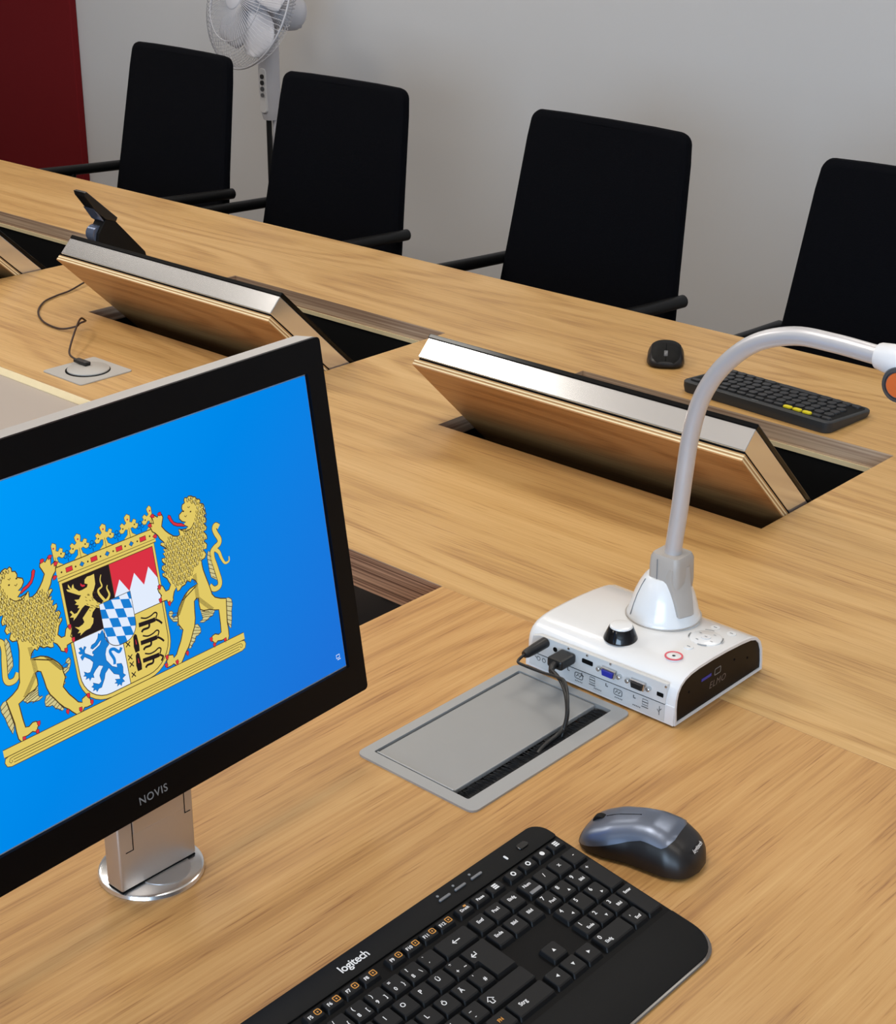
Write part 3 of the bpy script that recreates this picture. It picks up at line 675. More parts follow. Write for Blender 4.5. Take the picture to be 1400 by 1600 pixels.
    for x in (-35, -11.7, 12.5, 36): f = [(x - 3, 214.7), (x + 3, 214.7), (x + 3, 218.2), (x - 3, 218.2)]; flat(bm, mm(f), Z(4), R_); stroke(bm, mm(f), 0.0005, Z(5), D, True)
    for x in (-23.1, 1, 24.5): f = [(x - 2.2, 216.3), (x, 214.3), (x + 2.2, 216.3), (x, 218.3)]; flat(bm, mm(f), Z(4), B); stroke(bm, mm(f), 0.0005, Z(5), D, True)
    for x in (-42, -29, -17.5, -5.5, 6.8, 18.5, 30.5, 43): flat(bm, mm(circ(x, 216.3, 0.8, 8)), Z(4), D)
    for x, hf in ((-45, 1), (-22.6, 0), (1.3, 0), (25, 0), (47.3, -1)):
        P = [(-6, 221), (-2.2, 224), (-1.4, 227.5), (-3, 228), (-5.2, 226), (-7.6, 226.5), (-8.4, 229), (-6.4, 230), (-7.2, 232.3), (-5, 233.6), (-3.2, 231.6), (-1.6, 232.6), (-2.4, 234.6), (-2.6, 237), (0, 238.8)]
        Q = P + [(-a, b) for a, b in P[-2::-1]]
        if hf: Q = [(0, 221)] + [(hf * -a * -1 if False else hf * abs(a), b) for a, b in P] + [(hf * -1.6, 237), (hf * -1.2, 221)]
        Q = [(x + a * 1.12, 221 + (b - 221) * 1.08) for a, b in Q]
        flat(bm, mm(Q), Z(1), G); stroke(bm, mm(Q), 0.0005, Z(2), D, True); flat(bm, mm(circ(x, 235.8, 0.8, 8)), Z(3), R_); stroke(bm, mm([(x, 221.5), (x, 229)]), 0.0004, Z(2), D)
        for s in (1, -1):
            if not hf or s == hf: flat(bm, mm(circ(x + s * 5.7, 230, 0.7, 8)), Z(3), D)
    for x in (-34, -10.7, 13.2, 36.3):
        for a, b in ((0, 229.2), (-1.9, 226.6), (1.9, 226.6)): stroke(bm, mm(circ(x + a, b, 1.5, 10)), 0.0005, Z(1), NV, True)
        stroke(bm, mm([(x, 222), (x, 225)]), 0.0006, Z(1), NV)
    # pedestal
    ped = [(-120.5, 105.8), (120.5, 105.8), (120.5, 99.6), (-120.5, 99.6)]; low = [(-117, 99.6), (117, 99.6), (120, 98.6), (121, 95.6), (119.6, 92.3), (116, 91), (-116, 91), (-119.6, 92.3), (-121, 95.6), (-120, 98.6)]
    flat(bm, mm(low), Z(9), G); flat(bm, mm(ped), Z(9), G)
    for q in (ped, low): stroke(bm, mm(q), 0.0006, Z(10), D, True)
    for v in (97.7, 95.6, 93.4): stroke(bm, mm([(-113.5, v), (113.5, v)]), 0.0005, Z(10), D)
    for s in (1, -1): stroke(bm, mm([(s * a, b) for a, b in ((113.5, 97.7), (116, 97.4), (117.2, 95.4), (116, 93.8), (114.3, 94.6), (115, 96))]), 0.0005, Z(11), D)
    # supporters
    def inpoly(x, y, P):
        c = False
        for i in range(len(P)):
            (a, b), (e, g) = P[i], P[i - 1]
            if (b > y) != (g > y) and x < (e - a) * (y - b) / (g - b) + a: c = not c
        return c
    sm = lambda k, n=4: [(v.x, v.y) for v in smooth_path([(a, b, 0) for a, b in EM[k]], n)]
    strokes = []
    g = random.Random(11)
    for row in range(31):
        for cc in range(22):
            x = 520 + cc * 27 + (13 if row % 2 else 0) + g.uniform(-4, 4); y = 2360 - row * 30 + g.uniform(-5, 5)
            if inpoly(x, y, EM['mane']) or inpoly(x, y, EM['hair']): strokes.append((x, y))
    for s in (1, -1):
        T = sm('tail'); wv = 0.0042
        stroke(bm, C(T, s), wv + 0.0011, Z(2), D); stroke(bm, C(T, s), wv, Z(3), G)
        T2 = sm('tail2'); stroke(bm, C(T2, s), 0.0046, Z(2), D, taper=True); stroke(bm, C(T2, s), 0.0036, Z(3), G, taper=True)
        for k in ('tuft', 'backfur', 'fur1', 'fur2', 'legfur'):
            flat(bm, C(EM[k], s), Z(2), PG); stroke(bm, C(EM[k], s), 0.0006, Z(3), D, True)
            P = EM[k]; ax = sum(p[0] for p in P) / len(P); ys_ = [p[1] for p in P]
            for i in range(1, 7):
                y = min(ys_) + (max(ys_) - min(ys_)) * i / 7; xin = [x for x in range(int(min(p[0] for p in P)), int(max(p[0] for p in P)), 4) if inpoly(x, y, P)]
                if len(xin) > 2: stroke(bm, C([(xin[0], y + 12), (xin[-1], y - 16)], s), 0.0005, Z(4), D)
        flat(bm, C(EM['lion'], s), Z(5), G); stroke(bm, C(EM['lion'], s), 0.0009, Z(7), D, True)
        for n_, (x, y) in enumerate(strokes):
            stroke(bm, C([(x - 8, y + 10), (x - 10, y - 6), (x - 2, y - 18), (x + 7, y - 10), (x + 9, y + 6)], s), 0.00055, Z(7), D)
            if n_ % 2 == 0: stroke(bm, C([(x - 1, y + 10), (x - 1, y - 10)], s), 0.0007, Z(6), PG)
        for (ax, ay), (bx, by) in EM['hatch']:
            for i in range(20):
                t = i / 19; x, y = ax + (bx - ax) * t, ay + (by - ay) * t
                if inpoly(x + 12, y, EM['lion']) or inpoly(x - 12, y, EM['lion']): stroke(bm, C([(x - 20, y - 4), (x + 20, y + 6)], s), 0.0004, Z(6), D)
        flat(bm, C(EM['tongue'], s), Z(7), R_); stroke(bm, C(EM['tongue'], s), 0.0005, Z(8), K, True)
        for i, (x, y) in enumerate(EM['eye']):
            if i < 2: flat(bm, [(s * (a) / 10000 - 0.001, b / 10000) for a, b in circ(x, y, 9, 8, 7)], Z(8), D)
            else: stroke(bm, C([(x - 12, y + 6), (x, y - 6), (x + 12, y + 4)], s), 0.0006, Z(8), D)
        stroke(bm, C([(v.x, v.y) for v in smooth_path([(a, b, 0) for a, b in EM['mouth']], 3)], s), 0.0007, Z(8), D)
        for i in range(0):
            a = 0.2 + i * 0.33; x, y = EM['eye'][2]
            stroke(bm, C([(x + 62 * math.cos(a) * 1.1, y + 60 * math.sin(a)), (x + 105 * math.cos(a) * 1.05, y + 95 * math.sin(a))], s), 0.0006, Z(7), D)
        for i, (x, y) in enumerate(EM['claws']):
            q = [(x - 16, y + 14), (x + 12, y + 18), (x + 15, y - 4), (x + 1, y - 27), (x - 13, y - 10)]
            if i < 4: q = [(x + 14, y - 14), (x + 12, y + 16), (x - 8, y + 20), (x - 28, y + 8), (x - 10, y - 10)]
            flat(bm, C(q, s), Z(8), R_); stroke(bm, C(q, s), 0.0004, Z(9), K, True)
    return bm, mats


bm, mats = build_crest()
part('crest', bm, mats, scr, label='heraldic crest with two golden lions and a quartered shield')

# ---------------------------------------------------------------- document camera
r = root('document_camera', 'white document camera with silver gooseneck arm standing on the near table', 'camera', (-0.831, 1.235, TZ))
prof = [(1.1535, 0.0015), (1.1515, 0.020), (1.1518, 0.030), (1.1538, 0.0385), (1.1585, 0.0452), (1.166, 0.0500), (1.176, 0.0526), (1.190, 0.0538), (1.215, 0.0538), (1.240, 0.0528), (1.265, 0.0508), (1.284, 0.0484), (1.2955, 0.0445), (1.3035, 0.0370), (1.308, 0.0270), (1.3105, 0.0120), (1.311, 0.0015)]
cy, cz = 1.232, 0.026


def inset(P, d):
    o = []
    for i in range(len(P)):
        a, b, c = Vector(P[i - 1]), Vector(P[i]), Vector(P[(i + 1) % len(P)])
        n1 = Vector((-(b - a).y, (b - a).x)).normalized(); n2 = Vector((-(c - b).y, (c - b).x)).normalized(); nn = (n1 + n2).normalized()
        if nn.dot(Vector((cy, cz)) - b) < 0: nn = -nn
        o.append(tuple(b + nn * d / max(0.5, nn.dot(n1) if nn.dot(n1) > 0 else -nn.dot(n1))))
    return o


XL, XR = -0.9265, -0.7375
wp = lambda P: [(a, b + TZ) for a, b in P]
bm = NB()
secs = [(XL, 0.010), (XL + 0.0012, 0.0055), (XL + 0.004, 0.0022), (XL + 0.009, 0.0), (XR - 0.003, 0.0)]
rings = [[bm.verts.new((x, p[0], p[1])) for p in wp(inset(prof, d) if d else prof)] for x, d in secs]
for i in range(len(rings) - 1):
    for k in range(len(prof)):
        j = (k + 1) % len(prof); bm.faces.new((rings[i][k], rings[i][j], rings[i + 1][j], rings[i + 1][k]))
bm.faces.new(rings[0]); bm.faces.new(rings[-1])
body = part('body', bm, 'white_gloss', r, world=True, smooth=38)
bm = NB(); pin = inset(prof, 0.0030); N_ = len(prof)
A = [[bm.verts.new((x, p[0], p[1] + TZ)) for p in q] for x, q in ((XR - 0.003, prof), (XR, prof), (XR, pin), (XR - 0.003, pin))]
for i in range(3):
    for k in range(N_):
        j = (k + 1) % N_; bm.faces.new((A[i][k], A[i][j], A[i + 1][j], A[i + 1][k]))
part('side_rim', bm, 'white_matt', r, world=True, smooth=38)
sp = part('side_panel', prism(NB(), wp(inset(prof, 0.0032)), XR - 0.0032, XR - 0.0012, 'X'), 'dark_side', r, world=True, label='smoked dark side panel')
RX = Matrix(((0, 0, 1, 0), (1, 0, 0, 0), (0, 1, 0, 0), (0, 0, 0, 1)))        # lettering that reads along +y on a face turned to +x
rl = Vector((-0.831, 1.235, TZ))
text('ELMO', 0.0105, 'elmo_print', sp, (XR - 0.0008 - rl.x, 1.2265 - rl.y, 0.0215), rot=RX, shear=0.2, space=1.15)
part('card_slot', box(NB(), XR - 0.0013, XR - 0.0009, 1.1975, 1.2145, TZ + 0.0325, TZ + 0.0355), 'vga_blue', sp, world=True)
bm = NB(); stroke(bm, rrect(1.2205, 1.2310, 0.0305, 0.0372, 0.001, 2), 0.001, 0, 0, True)
bm.transform(RX); bm.transform(Matrix.Translation((XR - 0.0009, 0, TZ))); part('usb_port', bm, 'legend_grey', sp, world=True)
for y, z in ((1.2563, 0.034), (1.2815, 0.026), (1.176, 0.030)):
    part('side_mark', lathe(NB(), [(0, 0), (0.0013, 0), (0.0013, 0.0004), (0, 0.0004)], (XR - 0.0012, y, TZ + z), 'X', 10), 'black_gap', sp, world=True)
FY = 1.1515
bm = NB(); prism(bm, [(-0.9235, 0.0022), (-0.7382, 0.0022), (-0.7382, 0.0235), (-0.9235, 0.0212)], FY - 0.0008, FY + 0.004, 'Y', 0.0006); bm.transform(Matrix.Translation((0, 0, TZ)))
part('lower_front', bm, 'white_matt', r, world=True)
bm = NB(); prism(bm, [(-0.9185, 0.0052), (-0.7485, 0.0042), (-0.7485, 0.0232), (-0.9165, 0.0205)], FY - 0.0012, FY, 'Y'); bm.transform(Matrix.Translation((0, 0, TZ)))
strip = part('label_strip', bm, 'label_strip', r, world=True)
bm = NB(); prism(bm, [(-0.9165, 0.0208), (-0.7485, 0.0235), (-0.7472, 0.0455), (-0.905, 0.0425), (-0.914, 0.0395)], FY - 0.0014, FY + 0.003, 'Y'); bm.transform(Matrix.Translation((0, 0, TZ)))
pp = part('port_panel', bm, 'port_panel', r, world=True)
bm = NB(); prism(bm, [(-0.9165, 0.0204), (-0.7485, 0.0231), (-0.7485, 0.0236), (-0.9165, 0.0209)], FY - 0.0018, FY, 'Y'); bm.transform(Matrix.Translation((0, 0, TZ)))
part('panel_seam', bm, 'black_gap', r, world=True)
PYF = FY - 0.0014


def port(name, x, z, w_, h_, m, dep=0.0006, parent=pp, rr=0.0005):
    bm = prism(NB(), rrect(x - w_ / 2, x + w_ / 2, z - h_ / 2, z + h_ / 2, rr, 2), PYF - dep, PYF, 'Y'); bm.transform(Matrix.Translation((0, 0, TZ)))
    return part(name, bm, m, parent, world=True)


port('audio_jack', -0.8847, 0.0337, 0.0052, 0.0052, 'black_gap', rr=0.0024)
port('hdmi_port', -0.8434, 0.0345, 0.0135, 0.0048, 'black_gap', rr=0.001)
port('usb_port', -0.7545, 0.0320, 0.0075, 0.0042, 'black_gap')
for x, m in ((-0.8150, 'vga_blue'), (-0.7795, 'black_plastic')):
    bm = prism(NB(), [(x - 0.0088, 0.0385), (x + 0.0088, 0.0385), (x + 0.0074, 0.0295), (x - 0.0074, 0.0295)], PYF - 0.0045, PYF, 'Y', 0.0008); bm.transform(Matrix.Translation((0, 0, TZ)))
    s_ = part('video_socket', bm, 'steel', pp, world=True)
    bm = prism(NB(), [(x - 0.0072, 0.0366), (x + 0.0072, 0.0366), (x + 0.0060, 0.0305), (x - 0.0060, 0.0305)], PYF - 0.0062, PYF - 0.0044, 'Y', 0.0005); bm.transform(Matrix.Translation((0, 0, TZ)))
    part('video_socket', bm, m, pp, world=True)
    for dx in (-0.0125, 0.0125): part('screw', lathe(NB(), [(0, 0), (0.0024, 0), (0.0024, -0.0045), (0.0018, -0.005), (0, -0.005)], (x + dx, PYF, TZ + 0.034), 'Y', 8), 'steel', pp, world=True, smooth=40)
for x, z in ((-0.8675, 0.0412), (-0.8440, 0.0418), (-0.8150, 0.0428), (-0.7485, 0.0428)):
    part('rivet', lathe(NB(), [(0, 0), (0.0015, 0), (0.0012, -0.0008), (0, -0.001)], (x, PYF, TZ + z), 'Y', 10), 'steel', pp, world=True)
bm = NB()                                                     # pictograms printed on the strip under the sockets
def ic(P, wd=0.0006, cl=False): stroke(bm, P, wd * 1.25, 0, 0, cl)
for x in (-0.862, -0.844, -0.8135, -0.7795):
    ic([(x - 0.006, 0.0195), (x - 0.006, 0.0165), (x - 0.0035, 0.0165)], 0.001)
for x in (-0.8535, -0.8045): ic(rrect(x - 0.005, x + 0.005, 0.0115, 0.018, 0.0018, 3), 0.0007, True); ic([(x - 0.003, 0.0135), (x - 0.001, 0.0165), (x + 0.001, 0.0135), (x + 0.003, 0.0165)], 0.0009)
for x in (-0.8365, -0.7715):
    for k in (0, 1): ic([(x - 0.0035, 0.0165 - k * 0.003), (x + 0.0035, 0.0165 - k * 0.003), (x + 0.003, 0.0195 - k * 0.003), (x - 0.003, 0.0195 - k * 0.003)], 0.0006, True)
    ic([(x - 0.004, 0.011), (x + 0.004, 0.011)], 0.0008)
for x in (-0.853, -0.829, -0.803, -0.781): 
    for k in range(5): ic([(x - 0.005 + k * 0.002, 0.0085), (x - 0.0038 + k * 0.002, 0.0085)], 0.001)
ic([(-0.7545, 0.019), (-0.7545, 0.009)]); ic([(-0.757, 0.015), (-0.7545, 0.012)]); ic([(-0.752, 0.017), (-0.7545, 0.014)])
for x in (-0.906, -0.899): ic(circ(x, 0.0155, 0.0022, 10), 0.0006, True)
ic([(-0.911, 0.017), (-0.908, 0.0155)])
bm.transform(Matrix(((1, 0, 0, 0), (0, 0, -1, 0), (0, 1, 0, 0), (0, 0, 0, 1)))); bm.transform(Matrix.Translation((0, FY - 0.0014, TZ)))
part('pictograms', bm, 'icon_grey', strip, world=True)
# controls on the top
kx, ky = -0.830, 1.186
kn = part('knob', lathe(NB(), [(0, 0.0528), (0.0175, 0.0528), (0.0172, 0.0545), (0.0125, 0.0655), (0.0120, 0.0660), (0, 0.0662)], (kx, ky, TZ), n=32), 'black_gloss', r, world=True, smooth=35)
part('knob_cap', lathe(NB(), [(0, 0.0660), (0.0118, 0.0660), (0.0112, 0.0676), (0.009, 0.0684), (0, 0.0686)], (kx, ky, TZ), n=32), 'white_gloss', kn, world=True, smooth=35)
def flatring(x, y, r0, r1, z, h=0.0006):
    return lathe(NB(), [(r0, z), (r1, z), (r1, z + h), (r0, z + h), (r0, z)], (x, y, TZ), n=28)
pw = part('power_button', lathe(NB(), [(0, 0.0532), (0.0088, 0.0532), (0.0088, 0.0548), (0.008, 0.0552), (0, 0.0552)], (-0.7665, 1.1877, TZ), n=28), 'white_gloss', r, world=True, smooth=35)
part('red_ring', flatring(-0.7665, 1.1877, 0.0074, 0.0092, 0.0546, 0.0010), 'red', pw, world=True)
part('power_mark', flatring(-0.7665, 1.1877, 0.0012, 0.0018, 0.0553, 0.0002), 'legend_grey', pw, world=True)
nav = part('navigation_pad', lathe(NB(), [(0, 0.0522), (0.0165, 0.0522), (0.0165, 0.0536), (0.0155, 0.0542), (0, 0.0544)], (-0.766, 1.2435, TZ), n=36), 'white_gloss', r, world=True, smooth=35)
part('navigation_key', flatring(-0.766, 1.2435, 0.0001, 0.0050, 0.0545, 0.0007), 'white_matt', nav, world=True)
bm = NB()
for a in (20, 110, 200, 290):
    a = math.radians(a); P = [(-0.766 + 0.0172 * math.cos(a + t), 1.2435 + 0.0172 * math.sin(a + t)) for t in (-0.28, -0.14, 0, 0.14, 0.28)]
    stroke(bm, P, 0.0014, TZ + 0.0543)
for a in (0, 90, 180, 270):
    a = math.radians(a + 65); x, y = -0.766 + 0.0105 * math.cos(a), 1.2435 + 0.0105 * math.sin(a); stroke(bm, [(x - 0.0015, y), (x + 0.0015, y)], 0.0008, TZ + 0.0548)
stroke(bm, [(-0.7675, 1.2435), (-0.7645, 1.2435)], 0.0012, TZ + 0.0553)
part('pad_marks', bm, 'legend_grey', nav, world=True)
for x, y, z in ((-0.7673, 1.2145, 0.0537), (-0.7751, 1.2748, 0.0492), (-0.7556, 1.2747, 0.0492)):
    b_ = part('button', lathe(NB(), [(0, z), (0.0050, z), (0.0048, z + 0.0012), (0, z + 0.0014)], (x, y, TZ), n=20), 'white_gloss', r, world=True, smooth=35)
    part('button_mark', prism(NB(), [(x - 0.0018, y - 0.0005), (x + 0.0018, y - 0.0005), (x + 0.0018, y + 0.0005), (x - 0.0018, y + 0.0005)], TZ + z + 0.0013, TZ + z + 0.0016), 'legend_grey', b_, world=True)
# swivel dome, neck, arm
DX, DY = -0.8285, 1.2585
dome = part('swivel_dome', lathe(NB(), [(0, 0.048), (0.0385, 0.048), (0.0385, 0.0555), (0.0372, 0.0580), (0.0365, 0.0590), (0.0343, 0.0690), (0.0308, 0.0800), (0.0265, 0.0900), (0.0220, 0.0975), (0.0195, 0.1000), (0, 0.1010)], (DX, DY, TZ), n=44), 'white_gloss', r, world=True, smooth=32)
part('dome_groove', lathe(NB(), [(0.0386, 0.0535), (0.0396, 0.0535), (0.0396, 0.0548), (0.0386, 0.0548)], (DX, DY, TZ), n=44), 'neck_grey', dome, world=True)
bm = NB(); a = math.radians(238)
tube(bm, [(DX + (rr + 0.0002) * math.cos(a), DY + (rr + 0.0002) * math.sin(a), TZ + z) for rr, z in ((0.0372, 0.058), (0.0343, 0.069), (0.0308, 0.080), (0.0265, 0.090), (0.0225, 0.0972))], 0.0005, 5)
part('dome_seam', bm, 'seam_grey', dome, world=True)
bm = NB(); NX = -0.8215
levels = [(0.066, 0.0125, 0.017, 0.004), (0.082, 0.0165, 0.017, 0.0), (0.098, 0.0185, 0.0175, -0.0005), (0.112, 0.0182, 0.0172, -0.001), (0.122, 0.0178, 0.0168, -0.001), (0.1262, 0.0160, 0.0150, -0.001)]
rings = [[bm.verts.new((p[0], p[1], TZ + z)) for p in rrect(NX + dx - hx, NX + dx + hx, DY - hy, DY + hy, min(hx, hy) * 0.35, 3)] for z, hx, hy, dx in levels]
for i in range(len(rings) - 1):
    n = len(rings[0])
    for k in range(n): bm.faces.new((rings[i][k], rings[i][(k + 1) % n], rings[i + 1][(k + 1) % n], rings[i + 1][k]))
bm.faces.new(rings[0]); bm.faces.new(rings[-1])
ft_ = []
for z, ro_, hw_ in ((0.0655, 0.0360, 0.0085), (0.0670, 0.0372, 0.0100), (0.0800, 0.0328, 0.0112), (0.0900, 0.0288, 0.0122), (0.0980, 0.0250, 0.0130), (0.1060, 0.0238, 0.0132), (0.1150, 0.0232, 0.0120)):
    ft_.append([bm.verts.new((p[0], p[1], z + TZ)) for p in [(DX + math.cos(-0.30) * u_ - math.sin(-0.30) * v_, DY + math.sin(-0.30) * u_ + math.cos(-0.30) * v_) for u_, v_ in rrect(0.004, ro_, -hw_, hw_, 0.002, 2)]])
for i in range(len(ft_) - 1):
    n = len(ft_[0])
    for k in range(n): bm.faces.new((ft_[i][k], ft_[i][(k + 1) % n], ft_[i + 1][(k + 1) % n], ft_[i + 1][k]))
bm.faces.new(ft_[0]); bm.faces.new(ft_[-1])
nk = part('neck_joint', bm, 'neck_grey', r, world=True, smooth=40)
part('neck_seam', tube(NB(), [(NX - 0.006, DY - 0.0176, TZ + 0.084), (NX - 0.0065, DY - 0.0179, TZ + 0.100), (NX - 0.0075, DY - 0.0173, TZ + 0.122)], 0.0005, 5), 'seam_grey', nk, world=True)
ap = [(-0.8225, 0.112), (-0.8215, 0.135), (-0.8180, 0.173), (-0.8150, 0.215), (-0.8110, 0.2564), (-0.8010, 0.2986), (-0.7800, 0.3345), (-0.7480, 0.3640), (-0.7080, 0.3795), (-0.6685, 0.3815), (-0.6300, 0.3800), (-0.6100, 0.3790)]
part('gooseneck_arm', tube(NB(), smooth_path([(x, DY, TZ + z) for x, z in ap], 6), 0.0088, 20), 'arm_silver', r, world=True, smooth=60)
part('collar', tube(NB(), [(-0.6235, DY, TZ + 0.3797), (-0.622, DY, TZ + 0.3797), (-0.607, DY, TZ + 0.379), (-0.597, DY, TZ + 0.3775), (-0.590, DY, TZ + 0.376)], [0.0108, 0.0118, 0.0142, 0.0146, 0.012], 24), 'white_matt', r, world=True, smooth=40)
hd = part('camera_head', lathe(NB(), [(0, 0.030), (0.0150, 0.030), (0.0165, 0.027), (0.0168, 0.004), (0.0155, 0.001), (0.0126, 0.0), (0.0122, 0.0015), (0, 0.0015)], (-0.5935, DY - 0.017, TZ + 0.3625), 'Y', 32), 'ring_grey', r, world=True, smooth=40)
part('orange_cap', lathe(NB(), [(0, -0.0006), (0.0108, -0.0002), (0.0114, 0.0012), (0, 0.0014)], (-0.5935, DY - 0.017, TZ + 0.3625), 'Y', 32), 'orange', hd, world=True, smooth=40)
part('camera_body', box(NB(), -0.594, -0.535, DY - 0.0135, DY + 0.0125, TZ + 0.352, TZ + 0.388, 0.006, 3), 'white_matt', r, world=True, smooth=40)

# cables of the document camera
r = root('power_cable', 'black power cable with round plug, leftmost on the white document camera', 'cable', (-0.8975, 1.15, TZ))
part('plug', tube(NB(), [(-0.8975, 1.1495, TZ + 0.0375), (-0.8978, 1.132, TZ + 0.0365), (-0.899, 1.1215, TZ + 0.0352), (-0.8995, 1.118, TZ + 0.0350)], [0.0058, 0.0055, 0.0048, 0.0036], 16), 'black_plastic', r, world=True, smooth=50)
part('cord', tube(NB(), smooth_path([(-0.8995, 1.119, TZ + 0.0350), (-0.8995, 1.1085, TZ + 0.031), (-0.8895, 1.1085, TZ + 0.0295), (-0.8685, 1.109, TZ + 0.0300), (-0.8490, 1.1055, TZ + 0.0345), (-0.8325, 1.0995, TZ + 0.0370), (-0.8185, 1.087, TZ + 0.0285), (-0.8110, 1.076, TZ + 0.0150), (-0.8090, 1.068, TZ + 0.0010), (-0.8090, 1.064, TZ - 0.018)], 6), 0.00155, 8), 'cable', r, world=True, smooth=60)
r = root('video_cable', 'black video cable with flat plug hanging from the document camera into the brush', 'cable', (-0.868, 1.15, TZ))
part('plug', box(NB(), -0.8765, -0.8575, 1.1255, 1.1500, TZ + 0.0275, TZ + 0.0385, 0.0025), 'black_plastic', r, world=True)
part('plug_boot', tube(NB(), [(-0.8665, 1.127, TZ + 0.0325), (-0.8640, 1.119, TZ + 0.0335), (-0.8600, 1.1125, TZ + 0.0330)], [0.0042, 0.0036, 0.0026], 12), 'black_plastic', r, world=True, smooth=50)
part('cord', tube(NB(), smooth_path([(-0.8610, 1.1135, TZ + 0.0332), (-0.8510, 1.1085, TZ + 0.0345), (-0.8390, 1.1030, TZ + 0.0320), (-0.8245, 1.0920, TZ + 0.0270), (-0.8140, 1.0810, TZ + 0.0165), (-0.8105, 1.0720, TZ + 0.0065), (-0.8100, 1.0600, TZ + 0.0025), (-0.8095, 1.0450, TZ + 0.0012), (-0.8090, 1.0300, TZ - 0.004), (-0.8090, 1.025, TZ - 0.018)], 6), 0.0022, 8), 'cable', r, world=True, smooth=60)

# ---------------------------------------------------------------- near keyboard
ky_, kt_ = math.radians(0.64), math.radians(7.95)
KU = Vector((-math.sin(ky_), math.cos(ky_), 0)); KV = Vector((-math.cos(ky_) * math.cos(kt_), -math.sin(ky_) * math.cos(kt_), math.sin(kt_))); KN = KU.cross(KV)
KO = Vector((-0.65734, 0.83496, TZ + 0.0255))
KB = 0.020                                                   # key tops lie this high over the root
RO = KO - KN * KB
KM = Matrix(((KU.x, KV.x, KN.x, RO.x), (KU.y, KV.y, KN.y, RO.y), (KU.z, KV.z, KN.z, RO.z), (0, 0, 0, 1)))
kb = root('computer_keyboard', 'large black full-size keyboard with palm rest at the front edge of the picture', 'keyboard', mtx=KM)
ol = rrect(-0.376, 0.0705, -0.1405, 0.0515, [0.016, 0.016, 0.030, 0.030], 8)
PT = KB - 0.0038


def ribbon(rings):
    bm = NB(); R2 = [[bm.verts.new(p) for p in q] for q in rings]
    for i in range(len(R2) - 1):
        n = len(R2[0])
        for k in range(n): bm.faces.new((R2[i][k], R2[i][(k + 1) % n], R2[i + 1][(k + 1) % n], R2[i + 1][k]))
    bm.faces.new(R2[0]); bm.faces.new(R2[-1]); return bm


def shrink(P, d, cx=-0.153, cy=-0.0445):
    return [(p[0] + (d if p[0] < cx else -d), p[1] + (d if p[1] < cy else -d)) for p in P]


def under(p):                                                # underside of the case, never below the table
    zt = KO.z - TZ + p[1] * math.sin(kt_) - 0.0038
    return PT - min(0.015, (zt - 0.0006) / math.cos(kt_))


sk = lambda p: (p[0] * 1.0, p[1] + 0.0)
body = part('case', ribbon([[(p[0], p[1], under(p)) for p in shrink(ol, 0.003)], [(p[0], p[1], (under(p) + PT) / 2) for p in shrink(ol, 0.0006)], [(p[0], p[1], PT - 0.0012) for p in ol], [(p[0], p[1], PT) for p in shrink(ol, 0.0012)]]), 'deck', kb, smooth=35)
rimP = [p for p in ol]
bm = ribbon([[(p[0], p[1], (under(p) + PT) / 2 - 0.0012) for p in shrink(ol, -0.0006)], [(p[0], p[1], (under(p) + PT) / 2 + 0.0004) for p in shrink(ol, -0.0012)], [(p[0], p[1], (under(p) + PT) / 2 + 0.0012) for p in shrink(ol, -0.0003)]])
part('clear_rim', bm, 'clear_rim', kb, smooth=35)
bm = prism(NB(), rrect(-0.374, 0.069, -0.139, -0.0895, [0.003, 0.003, 0.028, 0.028], 8), PT - 0.0003, PT + 0.0012, 'Z', 0.0008)
part('palm_rest', bm, 'black_soft', kb, smooth=35)
bm = prism(NB(), rrect(-0.374, 0.069, 0.0275, 0.0502, [0.0145, 0.0145, 0.003, 0.003], 8), PT - 0.0003, PT + 0.0018, 'Z', 0.0008)
top = part('top_strip', bm, 'black_soft', kb, smooth=35)
text('logitech', 0.0100, 'legend_white', top, (-0.163, 0.0385, PT + 0.0022), bold=0.00016, space=0.95)
for x in (-0.0605, -0.0420, -0.0222):
    part('indicator_button', prism(NB(), rrect(x - 0.0065, x + 0.0065, 0.0378, 0.0402, 0.0011, 3), PT + 0.0018, PT + 0.0034, 'Z', 0.0004), 'led_bar', kb)
    part('indicator_mark', prism(NB(), circ(x - 0.0028, 0.0442, 0.0012, 8), PT + 0.0018, PT + 0.0021), 'legend_grey', top)
part('power_button', prism(NB(), rrect(0.0295, 0.0415, 0.0350, 0.0415, 0.003, 4), PT + 0.0018, PT + 0.0030, 'Z', 0.0006), 'black_gloss', kb)
part('battery_light', prism(NB(), rrect(0.0125, 0.0145, 0.0352, 0.0402, 0.0008, 2), PT + 0.0018, PT + 0.0022), 'legend_white', top)
KC = {}


